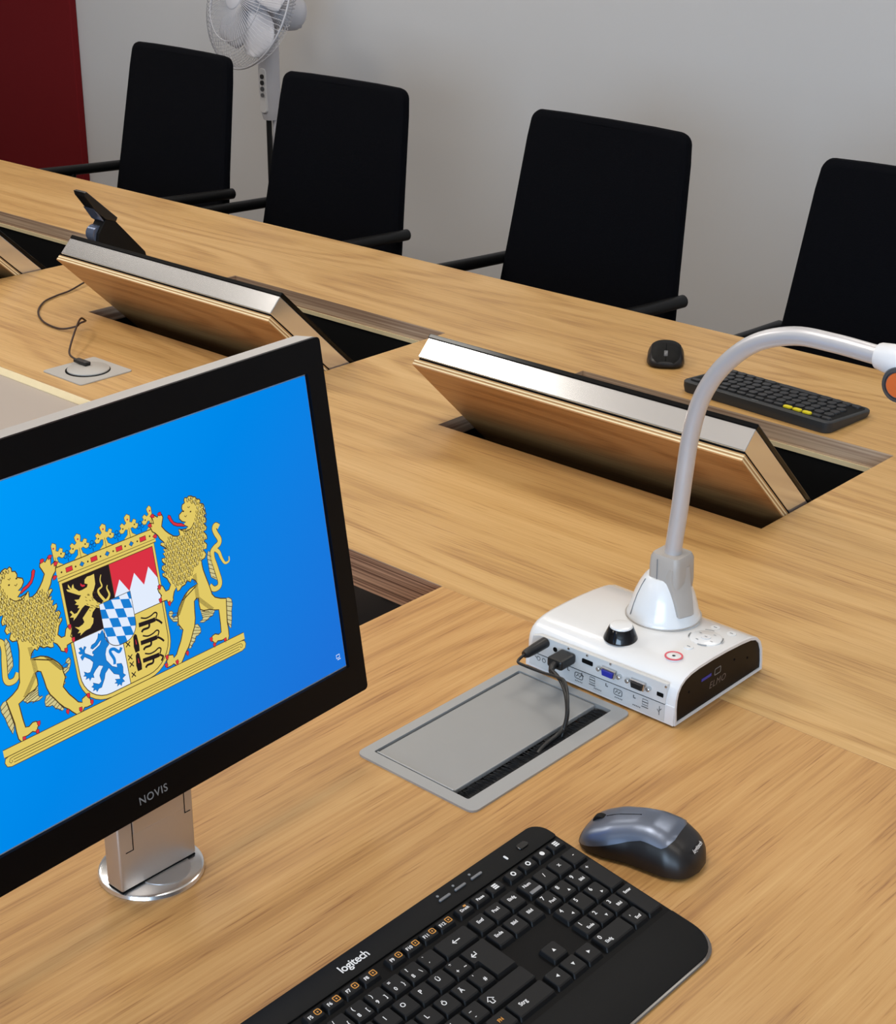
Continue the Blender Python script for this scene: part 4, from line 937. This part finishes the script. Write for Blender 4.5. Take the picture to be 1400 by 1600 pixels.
def keymesh(w_, h_, shape=None, hgt=0.0040):
    k = (round(w_, 5), round(h_, 5), shape, hgt)
    if k in KC: return KC[k]
    if shape == 'enter':                                     # two-row return key
        a = [(-w_ / 2, h_ / 2), (w_ / 2, h_ / 2), (w_ / 2, -h_ / 2), (-w_ / 2 + 0.00475, -h_ / 2), (-w_ / 2 + 0.00475, 0.0009), (-w_ / 2, 0.0009)]
        b = [(-w_ / 2 + 0.0012, h_ / 2 - 0.0008), (w_ / 2 - 0.0010, h_ / 2 - 0.0008), (w_ / 2 - 0.0010, -h_ / 2 + 0.0030), (-w_ / 2 + 0.00595, -h_ / 2 + 0.0030), (-w_ / 2 + 0.00595, 0.0039), (-w_ / 2 + 0.0012, 0.0039)]
        rings = [[(x, y, KB - hgt) for x, y in a], [(x, y, KB) for x, y in b]]
    else:
        a = rrect(-w_ / 2, w_ / 2, -h_ / 2, h_ / 2, 0.0012, 2)
        m_ = rrect(-w_ / 2 + 0.0008, w_ / 2 - 0.0008, -h_ / 2 + 0.0018, h_ / 2 - 0.0005, 0.0014, 2)
        b = rrect(-w_ / 2 + 0.0013, w_ / 2 - 0.0013, -h_ / 2 + 0.0030, h_ / 2 - 0.0009, 0.0014, 2)
        rings = [[(x, y, KB - hgt) for x, y in a], [(x, y, KB - 0.0006) for x, y in m_], [(x, y, KB) for x, y in b]]
    bm = ribbon(rings); bmesh.ops.recalc_face_normals(bm, faces=bm.faces)
    me = bpy.data.meshes.new('key'); bm.to_mesh(me); bm.free(); me.materials.append(M['key']); KC[k] = me
    return me


def key(u, v, w_=1.0, h_=1.0, leg=(), shape=None, small=False):
    P_ = 0.019; ww, hh = (w_ * P_ - 0.0013, h_ * P_ - 0.0013) if not small else (0.0168, 0.0108)
    o = link('key', keymesh(ww, hh, shape, 0.0040), None, kb, (u, v, 0))
    for q in leg:
        s, du, dv, sz = q[:4]; mt = q[4] if len(q) > 4 else 'legend_white'
        text(s, sz, mt, o, (du, dv + 0.0010, KB + 0.0003), 'legend', bold=0.00012)
    return o


U0 = -0.3565; P = 0.019
A_, B_ = 0.0056, 0.0048


def three(a, b, c=None):
    r_ = []
    if a: r_.append((a, -0.0038, 0.0036, B_))
    if b: r_.append((b, -0.0038, -0.0036, B_))
    if c: r_.append((c, 0.0042, -0.0036, B_))
    return r_


nums = [('°', '^', None), ('!', '1', None), ('"', '2', '²'), ('§', '3', '³'), ('$', '4', None), ('%', '5', None), ('&', '6', None), ('/', '7', '{'), ('(', '8', '['), (')', '9', ']'), ('=', '0', '}'), ('?', 'ß', '\\'), ('`', '´', None)]
for i, q in enumerate(nums): key(U0 + P * (i + 0.5), 0, leg=three(*q))


def arrow_mark(o, pts, wd=0.0009):
    bm = NB(); stroke(bm, pts, wd, KB + 0.0003); part('legend', bm, 'legend_white', o)


o = key(U0 + 14 * P, 0, 2, 1); arrow_mark(o, [(0.004, 0.0005), (-0.004, 0.0005)]); arrow_mark(o, [(-0.0015, 0.0025), (-0.004, 0.0005), (-0.0015, -0.0015)])
key(U0 + 0.75 * P, -P, 1.5, 1)
for j, ch in enumerate('QWERTZUIOPÜ'): key(U0 + P * (2.0 + j), -P, leg=[(ch, -0.002, 0.0010, A_)])
key(U0 + 13.0 * P, -P, leg=three('*', '+', '~'))
o = key(U0 + 14.25 * P, -1.5 * P, 1.5, 2, shape='enter')
arrow_mark(o, [(-0.0035, 0.0125), (-0.0035, 0.0095), (-0.0085, 0.0095)], 0.0011); arrow_mark(o, [(-0.0065, 0.0117), (-0.0088, 0.0095), (-0.0065, 0.0073)], 0.0010)
key(U0 + 0.875 * P, -2 * P, 1.75, 1)
for j, ch in enumerate('ASDFGHJKLÖÄ'): key(U0 + P * (2.25 + j), -2 * P, leg=[(ch, -0.002, 0.0010, A_)])
key(U0 + 13.25 * P, -2 * P, leg=[("'", -0.0038, 0.0036, B_), ('#', 0.0010, -0.0030, B_)])
key(U0 + 0.625 * P, -3 * P, 1.25, 1); key(U0 + 1.75 * P, -3 * P, leg=three('>', '<', '|'))
for j, ch in enumerate('YXCVBNM'): key(U0 + P * (2.75 + j), -3 * P, leg=[(ch, -0.002, 0.0010, A_)])
for j, q in enumerate(((';', ','), (':', '.'), ('_', '-'))): key(U0 + P * (9.75 + j), -3 * P, leg=three(*q))
o = key(U0 + 13.625 * P, -3 * P, 2.75, 1)
arrow_mark(o, [(-0.0205, -0.0030), (-0.0205, 0.0002), (-0.0225, 0.0002), (-0.0190, 0.0035), (-0.0155, 0.0002), (-0.0175, 0.0002), (-0.0175, -0.0030), (-0.0205, -0.0030)], 0.0009)
x = U0
for w_, lg in ((1.5, 'Strg'), (1.0, None), (1.25, 'Alt'), (5.5, None), (1.25, 'Alt Gr'), (1.0, None), (1.25, None), (2.25, 'Strg')):
    key(x + w_ * P / 2, -4 * P, w_, 1, leg=[(lg, -w_ * P / 2 + 0.0135 if lg == 'Strg' else 0, 0.0005, 0.0050)] if lg else ([('FN', 0, 0.0008, 0.0042, 'legend_orange')] if w_ == 1.25 else ())); x += w_ * P
# numeric pad
np_ = [(0, 0, 1, 1, [('Num', -0.001, 0.0030, 0.0042)]), (1, 0, 1, 1, [('/', 0, 0.001, A_)]), (2, 0, 1, 1, [('x', 0, 0.001, A_)]), (3, 0, 1, 1, [('-', 0, 0.001, A_)])]
nm = {(0, 1): ('7', 'Pos1'), (1, 1): ('8', '↑'), (2, 1): ('9', 'Bild'), (0, 2): ('4', '←'), (1, 2): ('5', None), (2, 2): ('6', '→'), (0, 3): ('1', 'Ende'), (1, 3): ('2', '↓'), (2, 3): ('3', 'Bild')}
for c, rw, w_, h_, lg in np_: o = key(c * P, -rw * P, leg=lg)
part('num_lock_bar', prism(NB(), rrect(-0.006, 0.0068, -0.0062, -0.0030, 0.0006, 2), KB, KB + 0.0006), 'led_bar', kb)
for (c, rw), (a, b) in nm.items():
    lg = [(a, -0.0034, 0.0034, A_)]
    if b and len(b) > 1: lg.append((b, 0.0014, -0.0032, 0.0038))
    o = key(c * P, -rw * P, leg=lg)
    if b and len(b) == 1:
        a_ = {'↑': 90, '→': 0, '↓': 270, '←': 180}[b]; t = math.radians(a_); f = lambda p, q: (0.0022 + p * math.cos(t) - q * math.sin(t), -0.0030 + p * math.sin(t) + q * math.cos(t))
        bm = NB(); flat(bm, [f(0.0016, 0), f(-0.001, 0.0014), f(-0.001, -0.0014)], KB + 0.0003); part('legend', bm, 'legend_white', o)
key(3 * P, -1.5 * P, 1, 2, leg=[('+', -0.003, 0.012, A_)])
key(3 * P, -3.5 * P, 1, 2, leg=[('Enter', -0.0005, 0.011, 0.0038)])
key(0.5 * P, -4 * P, 2, 1, leg=[('0', -0.013, 0.003, A_), ('Einfg', -0.0095, -0.0034, 0.0040)])
key(2 * P, -4 * P, leg=[(',', -0.0034, 0.0034, A_), ('Entf', 0.0010, -0.0032, 0.0038)])
# navigation block and arrows
for c, (a, b) in enumerate((('Entf', 'Ende'), ('Pos1', 'Bild'), ('Einfg', 'Bild'))):
    key(-0.0603 + c * P, 0, leg=[(a, 0, 0.0012, 0.0042)]); key(-0.0603 + c * P, -P, leg=[(b, 0, 0.0012, 0.0042)])
for u, v, a_ in ((-0.0413, -3 * P, 90), (-0.0603, -4 * P, 180), (-0.0413, -4 * P, 270), (-0.0223, -4 * P, 0)):
    o = key(u, v); t = math.radians(a_); f = lambda p, q: (p * math.cos(t) - q * math.sin(t), 0.001 + p * math.sin(t) + q * math.cos(t))
    bm = NB(); flat(bm, [f(0.0018, 0), f(-0.0012, 0.0017), f(-0.0012, -0.0017)], KB + 0.0003); part('legend', bm, 'legend_white', o)
# function row
fx = [-0.3475, -0.3136, -0.2949, -0.2762, -0.2575, -0.2228, -0.2038, -0.1849, -0.1660, -0.1384, -0.1198, -0.1007, -0.0821]
for i, u in enumerate(fx):
    o = key(u, 0.0190, small=True, leg=[('F%d' % i, -0.0035, -0.0010, 0.0042)] if i else [('Esc', -0.001, -0.001, 0.0042)])
    if i:
        bm = NB(); k = i % 4; cx_, cy_ = 0.0040, 0.0008
        stroke(bm, rrect(cx_ - 0.0024, cx_ + 0.0024, cy_ - 0.0022, cy_ + 0.0022, 0.0012 if k % 2 else 0.0006, 3), 0.0008, KB + 0.0003, 0, True)
        flat(bm, circ(cx_, cy_, 0.0008, 8), KB + 0.0003); part('legend', bm, 'legend_orange', o)
for n_, u in enumerate((-0.0595, -0.0402, -0.0215, 0.0012, 0.0200, 0.0385, 0.0567)):
    o = key(u, 0.0190, small=True, leg=[('Druck', 0, -0.0008, 0.0036)] if n_ == 0 else ([('Pause', -0.0005, -0.0008, 0.0036)] if n_ == 1 else ()))
    if n_ >= 2:
        bm = NB()
        if n_ in (3, 4): stroke(bm, circ(0, 0.0008, 0.0019, 14), 0.0012, KB + 0.0003, 0, True)
        elif n_ == 5: flat(bm, circ(0, 0.0008, 0.0023, 14), KB + 0.0003)
        else:
            for k in range(3): stroke(bm, [(-0.0026, -0.001 + k * 0.0019), (0.0026, -0.001 + k * 0.0019)], 0.0014, KB + 0.0003)
        part('legend', bm, 'legend_white', o)
    if n_ == 0: part('legend', flat(NB(), rrect(0.001, 0.004, 0.0018, 0.0036, 0.0005, 2), KB + 0.0003), 'legend_orange', o)

# ---------------------------------------------------------------- far keyboard
FA = math.radians(-3.6)
fu = Vector((-math.cos(FA), -math.sin(FA), 0)); fv = Vector((math.sin(FA), -math.cos(FA), 0)); fo_ = Vector((-1.172, 2.043, TZ + 0.0006))
ft = math.radians(3.5); fv = Vector((fv.x * math.cos(ft), fv.y * math.cos(ft), math.sin(ft))); fn = fu.cross(fv)
FM = Matrix(((fu.x, fv.x, fn.x, fo_.x), (fu.y, fv.y, fn.y, fo_.y), (fu.z, fv.z, fn.z, fo_.z + 0.004), (0, 0, 0, 1)))
fk = root('compact_keyboard', 'compact anthracite keyboard with three yellow keys on the far side of the table', 'keyboard', mtx=FM)
hx, hy = 0.134, 0.0595
o1 = rrect(-hx, hx, -hy, hy, 0.013, 6)
part('case', ribbon([[(x * 0.985, y * 0.97, -0.004 - y * math.tan(ft) * 0.97) for x, y in o1], [(x, y, 0.003 - 0.5 * y * math.tan(ft)) for x, y in o1], [(x, y, 0.0085) for x, y in o1], [(x * 0.991, y * 0.98, 0.0100) for x, y in o1]]), 'k_dark', fk, smooth=35)
part('key_field', prism(NB(), rrect(-hx + 0.006, hx - 0.006, -hy + 0.006, hy - 0.0095, 0.010, 5), 0.0098, 0.0102), 'black_soft', fk)
KM2 = {}


def kmesh(w_, h_, m):
    k = (w_, h_, m)
    if k not in KM2:
        rr = min(w_, h_) / 2 * 0.92
        bm = ribbon([[(x, y, z) for x, y in rrect(-w_ / 2 * f, w_ / 2 * f, -h_ / 2 * f, h_ / 2 * f, rr * f, 4)] for z, f in ((0.0102, 1.0), (0.0122, 0.98), (0.0128, 0.88))])
        bm.verts.ensure_lookup_table(); bmesh.ops.recalc_face_normals(bm, faces=bm.faces)
        me = bpy.data.meshes.new('key'); bm.to_mesh(me); bm.free(); me.materials.append(M[m]); KM2[k] = me
    return KM2[k]


px_ = 0.0168
for rw, (cols, off) in enumerate(((15, 0.0), (14, 0.0), (14, 0.25), (14, 0.45), (13, 0.9))):
    for c in range(cols):
        first = rw == 0
        w_ = 0.0148 if not first else 0.0148
        u = (c - (cols - 1) / 2) * px_ + (off - 0.4) * px_ * 0.3; v = 0.0435 - rw * 0.0178 - (0 if first else 0.0015)
        if abs(u) > hx - 0.012: continue
        link('key', kmesh(0.0150 if first else 0.0146, 0.0088 if first else 0.0142, 'yellow' if first and c in (2, 3, 4) else 'k_key'), None, fk, (u, v, 0), label='yellow key' if first and c in (2, 3, 4) else None)
for u, w_ in ((-0.114, 0.0146), (-0.097, 0.0146), (-0.080, 0.0146), (-0.061, 0.0190), (-0.012, 0.0700), (0.040, 0.0190), (0.060, 0.0146), (0.077, 0.0146), (0.094, 0.0146), (0.111, 0.0146)):
    link('key', kmesh(w_, 0.0120, 'k_key'), None, fk, (u, -0.0455, 0))
part('rear_mark', box(NB(), -0.006, 0.006, hy - 0.0075, hy - 0.006, 0.0099, 0.0103), 'legend_grey', fk)

# ---------------------------------------------------------------- mice


def loft(ws, hs, L_, a0=0.0, a1=PI, off=0.0, s0=0.0, s1=1.0, ns=24, na=22, z0=0.003, side=0.62, crown=0.9):
    """shell over a length; ws/hs give half width and height along s in 0..1"""
    def ev_(T, s):
        for (sa, va), (sb, vb) in zip(T, T[1:]):
            if s <= sb:
                t = (s - sa) / (sb - sa); t = t * t * (3 - 2 * t) if False else t
                return va + (vb - va) * t
        return T[-1][1]
    sm = lambda T, s: (ev_(T, max(0, s - 0.02)) + ev_(T, s) * 2 + ev_(T, min(1, s + 0.02))) / 4
    bm = NB(); R = []
    for i in range(ns + 1):
        s = s0 + (s1 - s0) * i / ns
        b0 = a0(s) if callable(a0) else a0; b1 = a1(s) if callable(a1) else a1
        row = []
        for k in range(na + 1):
            a = b0 + (b1 - b0) * k / na; c, sn = math.cos(a), math.sin(a)
            w_ = sm(ws, s) + off; h_ = sm(hs, s) + off
            row.append(bm.verts.new(((s - 0.5) * L_, w_ * math.copysign(abs(c) ** side, c), z0 + (h_ - z0) * sn ** crown)))
        R.append(row)
    for i in range(ns):
        for k in range(na): bm.faces.new((R[i][k], R[i][k + 1], R[i + 1][k + 1], R[i + 1][k]))
    return bm, R


def close_loft(bm, R):
    bm.faces.new([r_[0] for r_ in R] + [r_[-1] for r_ in R[::-1]])
    for q in (R[0], R[-1]): bm.faces.new(q)


mm_ = root('computer_mouse', 'steel-blue and black mouse beside the near keyboard', 'mouse', (-0.6392, 0.9660, TZ + 0.0003), math.atan2(0.0225, 0.1015))
ws = [(0, 0.0175), (0.03, 0.0235), (0.10, 0.0275), (0.25, 0.0295), (0.45, 0.0272), (0.62, 0.0285), (0.78, 0.0298), (0.90, 0.0258), (0.95, 0.0212), (0.98, 0.0150), (1, 0.0050)]
hs = [(0, 0.0100), (0.03, 0.0145), (0.10, 0.0200), (0.25, 0.0285), (0.45, 0.0355), (0.60, 0.0372), (0.75, 0.0345), (0.88, 0.0265), (0.95, 0.0190), (0.98, 0.0140), (1, 0.0070)]
bm, R = loft(ws, hs, 0.106, ns=48); close_loft(bm, R)
mb = part('body', bm, 'mouse_black', mm_, smooth=50)
dm = lambda s: 0.20 + 0.55 * max(0, min(1, (s - 0.05) / 0.5)) ** 1.2 + 0.55 * max(0, (s - 0.70) / 0.10) ** 3
bm, R = loft(ws, hs, 0.106, a0=dm, a1=lambda s: PI - dm(s), off=0.0007, s0=0.015, s1=0.80, ns=22, na=18)
shell = part('top_shell', bm, 'mouse_blue', mm_, smooth=60)
lx = lambda s: (s - 0.5) * 0.106
def hz(s):
    for (a, b), (c, d) in zip(hs, hs[1:]):
        if s <= c: return b + (d - b) * (s - a) / (c - a)
    return hs[-1][1]
part('button_seam', tube(NB(), [(lx(s), 0, hz(s) + 0.0004) for s in (0.16, 0.22, 0.28, 0.34, 0.40, 0.46)], 0.0006, 6), 'black_gap', shell)
part('scroll_wheel', lathe(NB(), [(0, -0.0034), (0.0065, -0.0034), (0.0072, -0.0022), (0.0072, 0.0022), (0.0065, 0.0034), (0, 0.0034)], (lx(0.115), 0, hz(0.115) - 0.0040), 'Y', 24), 'black_soft', mm_, smooth=40)
sl = math.atan2(hz(0.985) - hz(0.89), 0.095 * 0.106)
rt_ = Matrix(((0, math.cos(sl), 0, 0), (1, 0, 0, 0), (0, math.sin(sl), 1, 0), (0, 0, 0, 1)))
nx = Vector((math.sin(-sl), 0, math.cos(sl)))
tx = Vector((0, 1, 0)); ty = nx.cross(tx)
rt_ = Matrix(((tx.x, ty.x, nx.x, 0), (tx.y, ty.y, nx.y, 0), (tx.z, ty.z, nx.z, 0), (0, 0, 0, 1)))
text('logitech', 0.0056, 'legend_white', mb, (lx(0.940) + 0.0006, 0.0, hz(0.940) + 0.0014), rot=rt_, bold=0.0001)

m2 = root('computer_mouse', 'small black mouse beside the compact keyboard on the far side of the table', 'mouse', (-1.412, 2.100, TZ + 0.0003), math.radians(124))
ws = [(0, 0.0120), (0.04, 0.0205), (0.12, 0.0270), (0.3, 0.0305), (0.5, 0.0298), (0.7, 0.0300), (0.88, 0.0240), (0.96, 0.0160), (1, 0.0090)]
hs = [(0, 0.0090), (0.04, 0.0140), (0.12, 0.0190), (0.3, 0.0265), (0.5, 0.0310), (0.7, 0.0305), (0.88, 0.0220), (0.96, 0.0140), (1, 0.0080)]
bm, R = loft(ws, hs, 0.088, side=0.8); close_loft(bm, R); part('body', bm, 'mouse_black', m2, smooth=50)
bm, R = loft(ws, hs, 0.088, a0=0.75, a1=PI - 0.75, off=0.0006, s0=0.02, s1=0.92, ns=18, na=14, side=0.8); sh2 = part('top_shell', bm, 'black_soft', m2, smooth=60)
lx = lambda s: (s - 0.5) * 0.088
part('button_seam', tube(NB(), [(lx(s), 0, hz(s) + 0.0006) for s in (0.03, 0.10, 0.3, 0.45)], 0.0005, 6), 'black_gap', sh2)
part('scroll_wheel', lathe(NB(), [(0, -0.003), (0.0075, -0.003), (0.008, -0.002), (0.008, 0.002), (0.0075, 0.003), (0, 0.003)], (lx(0.20), 0, hz(0.20) - 0.0045), 'Y', 20), 'led_bar', m2, smooth=40)

# ---------------------------------------------------------------- chairs


def chair(x, y, yaw, dz, label):
    c = root('conference_chair', label, 'chair', (x, y, 0), math.radians(yaw), group='black chairs along the far side of the table')
    ta = math.radians(9.0)
    BT = Matrix.Translation((0, 0, 0.977 + dz)) @ Matrix.Rotation(-ta, 4, 'X')        # top of the back, local z up along it
    def half(s): return 0.2135 + 0.0365 * s / 0.48
    ol_ = []
    for i in range(13): s = 0.60 * i / 12; ol_.append((half(s), -s))
    cr = 0.026
    right = [(half(0) - cr + cr * math.sin(t), -cr + cr * math.cos(t)) for t in [PI / 2 * k / 6 for k in range(7)]] + [(half(s), -s) for s in [0.06 + 0.54 * i / 10 for i in range(11)]]
    right[-1] = (half(0.6) - 0.012, -0.600); right.insert(-1, (half(0.59), -0.588))
    top_ = [(0.12, 0.0018), (0, 0.0026), (-0.12, 0.0018)]
    P = right[::-1] + top_ + [(-a, b) for a, b in right]
    bm = NB()
    levels = [(-0.013, -0.016), (-0.0125, -0.010), (-0.008, -0.0025), (0.0, 0.0), (0.012, -0.0025), (0.018, -0.010), (0.019, -0.016)]
    n = len(P); rings = []
    for yy, d in levels:
        rings.append([bm.verts.new((p[0] + (d if p[0] > 0 else -d if p[0] < 0 else 0), yy, p[1] + (d if p[1] > -0.3 else -d))) for p in P])
    for i in range(len(rings) - 1):
        for k in range(n): bm.faces.new((rings[i][k], rings[i][(k + 1) % n], rings[i + 1][(k + 1) % n], rings[i + 1][k]))
    for rg in (rings[0], rings[-1]):                        # quilted front and rear faces
        m_ = n // 2
        for k in range(m_ - 1): bm.faces.new((rg[k], rg[k + 1], rg[n - 2 - k], rg[n - 1 - k])) if rg[k + 1] != rg[n - 2 - k] else bm.faces.new((rg[k], rg[k + 1], rg[n - 1 - k]))
    bm.transform(BT); part('backrest', bm, 'fabric', c, smooth=40)
    bm = NB(); sp_ = rrect(-0.25, 0.25, -0.56, -0.09, 0.05, 5)
    part('seat', ribbon([[(a * f, -0.325 + (b + 0.325) * f, z + dz) for a, b in sp_] for z, f in ((0.415, 0.93), (0.425, 0.99), (0.455, 1.0), (0.475, 0.97), (0.480, 0.9))]), 'fabric', c, smooth=40)
    for s in (1, -1):
        ar = part('armrest', tube(NB(), [(s * 0.250, -0.038, 0.6465 + dz), (s * 0.250, -0.041, 0.6465 + dz), (s * 0.250, -0.15, 0.650 + dz), (s * 0.250, -0.27, 0.655 + dz), (s * 0.250, -0.385, 0.660 + dz)], [0.0105, 0.0135, 0.0135, 0.0135, 0.0125], 14), 'chair_black', c, smooth=40)
        part('arm_post', tube(NB(), [(s * 0.250, -0.20, 0.645 + dz), (s * 0.246, -0.22, 0.50 + dz), (s * 0.20, -0.25, 0.425 + dz)], 0.011, 10), 'chair_black', ar, smooth=40)
    part('back_support', tube(NB(), [(0, -0.045, 0.62 + dz), (0, -0.02, 0.50 + dz), (0, -0.10, 0.41 + dz), (0, -0.25, 0.40 + dz)], 0.018, 10), 'chair_black', c, smooth=40)
    part('column', lathe(NB(), [(0, 0.10), (0.028, 0.10), (0.028, 0.26), (0.018, 0.27), (0.018, 0.405 + dz), (0.06, 0.412 + dz), (0, 0.418 + dz)], (0, -0.325, 0), n=18), 'chair_black', c, smooth=40)
    for k in range(5):
        a = math.radians(90 + 72 * k); dx, dy = math.cos(a), math.sin(a)
        part('base_leg', tube(NB(), [(dx * 0.015, -0.325 + dy * 0.015, 0.115), (dx * 0.14, -0.325 + dy * 0.14, 0.098), (dx * 0.225, -0.325 + dy * 0.225, 0.075)], [0.022, 0.018, 0.013], 8), 'chair_black', c, smooth=40)
        cs = part('caster', lathe(NB(), [(0, -0.02), (0.026, -0.02), (0.029, -0.012), (0.029, 0.012), (0.026, 0.02), (0, 0.02)], (dx * 0.222, -0.325 + dy * 0.222, 0.0292), ((-dx, -dy, 0), (0, 0, 1), (-dy, dx, 0)), 16), 'chair_black', c, smooth=40)
        part('caster_stem', tube(NB(), [(dx * 0.222, -0.325 + dy * 0.222, 0.03), (dx * 0.222, -0.325 + dy * 0.222, 0.078)], 0.006, 6), 'chair_black', cs)
    return c


chair(-3.382, 2.716, -3.9, 0.024, 'black high-backed chair nearest the red wall panel, left of the white fan')
chair(-2.838, 2.772, -0.9, -0.003, 'second black chair from the left, its back just right of the white fan')
chair(-2.028, 2.752, -3.1, -0.001, 'black high-backed chair behind the small black mouse, third from the left')
chair(-1.288, 2.715, 0.0, 0.0, 'black high-backed chair cut off by the right edge of the picture')

# ---------------------------------------------------------------- standing fan
fx0, fy0 = -3.700, 3.300
fr_ = root('standing_fan', 'white standing fan between the two leftmost chairs, against the pale wall', 'fan', (fx0, fy0, 0))
part('base', lathe(NB(), [(0, 0), (0.185, 0), (0.19, 0.006), (0.18, 0.016), (0.05, 0.035), (0.03, 0.05), (0, 0.05)], (fx0, fy0, 0), n=40), 'fan_white', fr_, world=True, smooth=35)
part('pole', tube(NB(), [(fx0 - 0.008, fy0, 0.045), (fx0 - 0.008, fy0, 0.74)], 0.0085, 14), 'black_plastic', fr_, world=True, smooth=40)
part('pole_tube', tube(NB(), [(fx0 + 0.010, fy0 + 0.010, 0.045), (fx0 + 0.010, fy0 + 0.010, 0.74)], 0.0085, 12), 'fan_white', fr_, world=True, smooth=40)
bm = NB(); rings = []
for z, hx_, hy_ in ((0.712, 0.0190, 0.0190), (0.725, 0.0225, 0.0230), (0.745, 0.0255, 0.0260), (0.80, 0.0285, 0.0290), (0.93, 0.0295, 0.0290), (0.985, 0.0270, 0.0260), (1.01, 0.019, 0.018)):
    rings.append([(p[0], p[1], z) for p in rrect(fx0 - hx_, fx0 + hx_, fy0 - hy_, fy0 + hy_, hx_ * 0.75, 4)])
bm = ribbon(rings); cl = part('control_column', bm, 'fan_white', fr_, world=True, smooth=40)
part('control_panel', prism(NB(), rrect(fx0 - 0.0120, fx0 + 0.0170, 0.735, 0.865, 0.010, 4), fy0 - 0.0315, fy0 - 0.022, 'Y', 0.002), 'white_matt', cl, world=True)
for k, m in enumerate(('black_plastic', 'black_plastic', 'ring_grey', 'led_bar')):
    z = 0.842 - k * 0.0180
    part('button', tube(NB(), [(fx0 + 0.0045, fy0 - 0.031, z), (fx0 + 0.0045, fy0 - 0.0355, z)], 0.0068 if k < 3 else 0.006, 16), m, cl, world=True, smooth=40)
AN = Vector((-0.14, -0.94, 0.30)).normalized(); AU = (Vector((0, 0, 1)) - AN * AN.z).normalized(); AR = AU.cross(AN) * -1
HC = Vector((-3.668, 3.205, 1.068)); RR = 0.198
FR = (AR, AU, AN)
part('motor_housing', lathe(NB(), [(0, -0.190), (0.030, -0.187), (0.046, -0.174), (0.053, -0.15), (0.053, -0.10), (0.047, -0.085), (0.0, -0.083)], HC, FR, 32), 'fan_white', fr_, world=True, smooth=40)
part('tilt_joint', tube(NB(), [Vector((fx0, fy0, 0.985)), Vector((fx0 + 0.004, fy0 + 0.01, 1.035))], [0.022, 0.026], 16), 'fan_white', fr_, world=True, smooth=40)
part('oscillation_knob', box(NB(), fx0 + 0.018, fx0 + 0.062, fy0 + 0.05, fy0 + 0.085, 0.975, 1.012, 0.006), 'fan_white', fr_, world=True)
pt = lambda r_, a, d: HC + AR * (r_ * math.cos(a)) + AU * (r_ * math.sin(a)) + AN * d
part('guard_ring', tube(NB(), [pt(RR, 2 * PI * k / 72, 0) for k in range(73)], 0.0032, 8, False), 'wire', fr_, world=True, smooth=60)
for nm, sg, dep, hubr in (('front_grille', 1, 0.052, 0.040), ('rear_grille', -1, 0.070, 0.050)):
    bm = NB(); N2 = 84
    for k in range(N2):
        a = 2 * PI * k / N2
        P = [(hubr, dep), (hubr + 0.05, dep * 0.99), (0.13, dep * 0.90), (0.165, dep * 0.68), (0.187, dep * 0.36), (RR - 0.001, 0.0)]
        tube(bm, [pt(r_, a + (0.10 * (RR - r_) / RR if sg > 0 else 0), sg * d) for r_, d in P], 0.0009, 4, False)
    for r_, d in ((hubr, dep), (0.13, dep * 0.90)): tube(bm, [pt(r_, 2 * PI * k / 48, sg * d) for k in range(49)], 0.0013, 5, False)
    g_ = part(nm, bm, 'wire', fr_, world=True); g_['kind'] = 'stuff'
part('grille_badge', lathe(NB(), [(0, 0.049), (0.040, 0.049), (0.040, 0.054), (0.034, 0.057), (0, 0.058)], HC, FR, 32), 'fan_white', fr_, world=True, smooth=40)
part('hub', lathe(NB(), [(0, -0.055), (0.034, -0.055), (0.034, 0.0), (0.022, 0.018), (0, 0.022)], HC, FR, 28), 'fan_white', fr_, world=True, smooth=40)
for k in range(5):
    a0_ = math.radians(12 + 72 * k); bm = NB(); G = []
    for i in range(9):
        t = i / 8; r_ = 0.030 + 0.140 * t; wd = (0.30 + 0.62 * math.sin(PI * min(1, 0.25 + 0.62 * t)) ** 1.2) * (1 if t < 0.85 else math.sqrt(max(0.02, 1 - ((t - 0.85) / 0.155) ** 2)))
        row = []
        for j in range(7):
            q = j / 6 - 0.5; row.append(bm.verts.new(pt(r_, a0_ + q * wd + 0.25 * t, -0.022 + 0.045 * q * (1 - 0.35 * t) + 0.008 * (q * q))))
        G.append(row)
    for i in range(8):
        for j in range(6): bm.faces.new((G[i][j], G[i][j + 1], G[i + 1][j + 1], G[i + 1][j]))
    bl = part('blade', bm, 'fan_white', fr_, world=True, smooth=80)
    sm_ = bl.modifiers.new('thickness', 'SOLIDIFY'); sm_.thickness = 0.002
part('mains_cord', tube(NB(), smooth_path([(fx0 - 0.012, fy0 + 0.02, 0.66), (fx0 - 0.035, fy0 + 0.03, 0.50), (fx0 - 0.045, fy0 + 0.05, 0.30), (fx0 - 0.03, fy0 + 0.06, 0.10), (fx0 - 0.05, fy0 + 0.19, 0.02), (fx0 - 0.05, fy0 + 0.26, 0.005)], 5), 0.003, 6), 'wire', fr_, world=True, smooth=60)

flush_text()
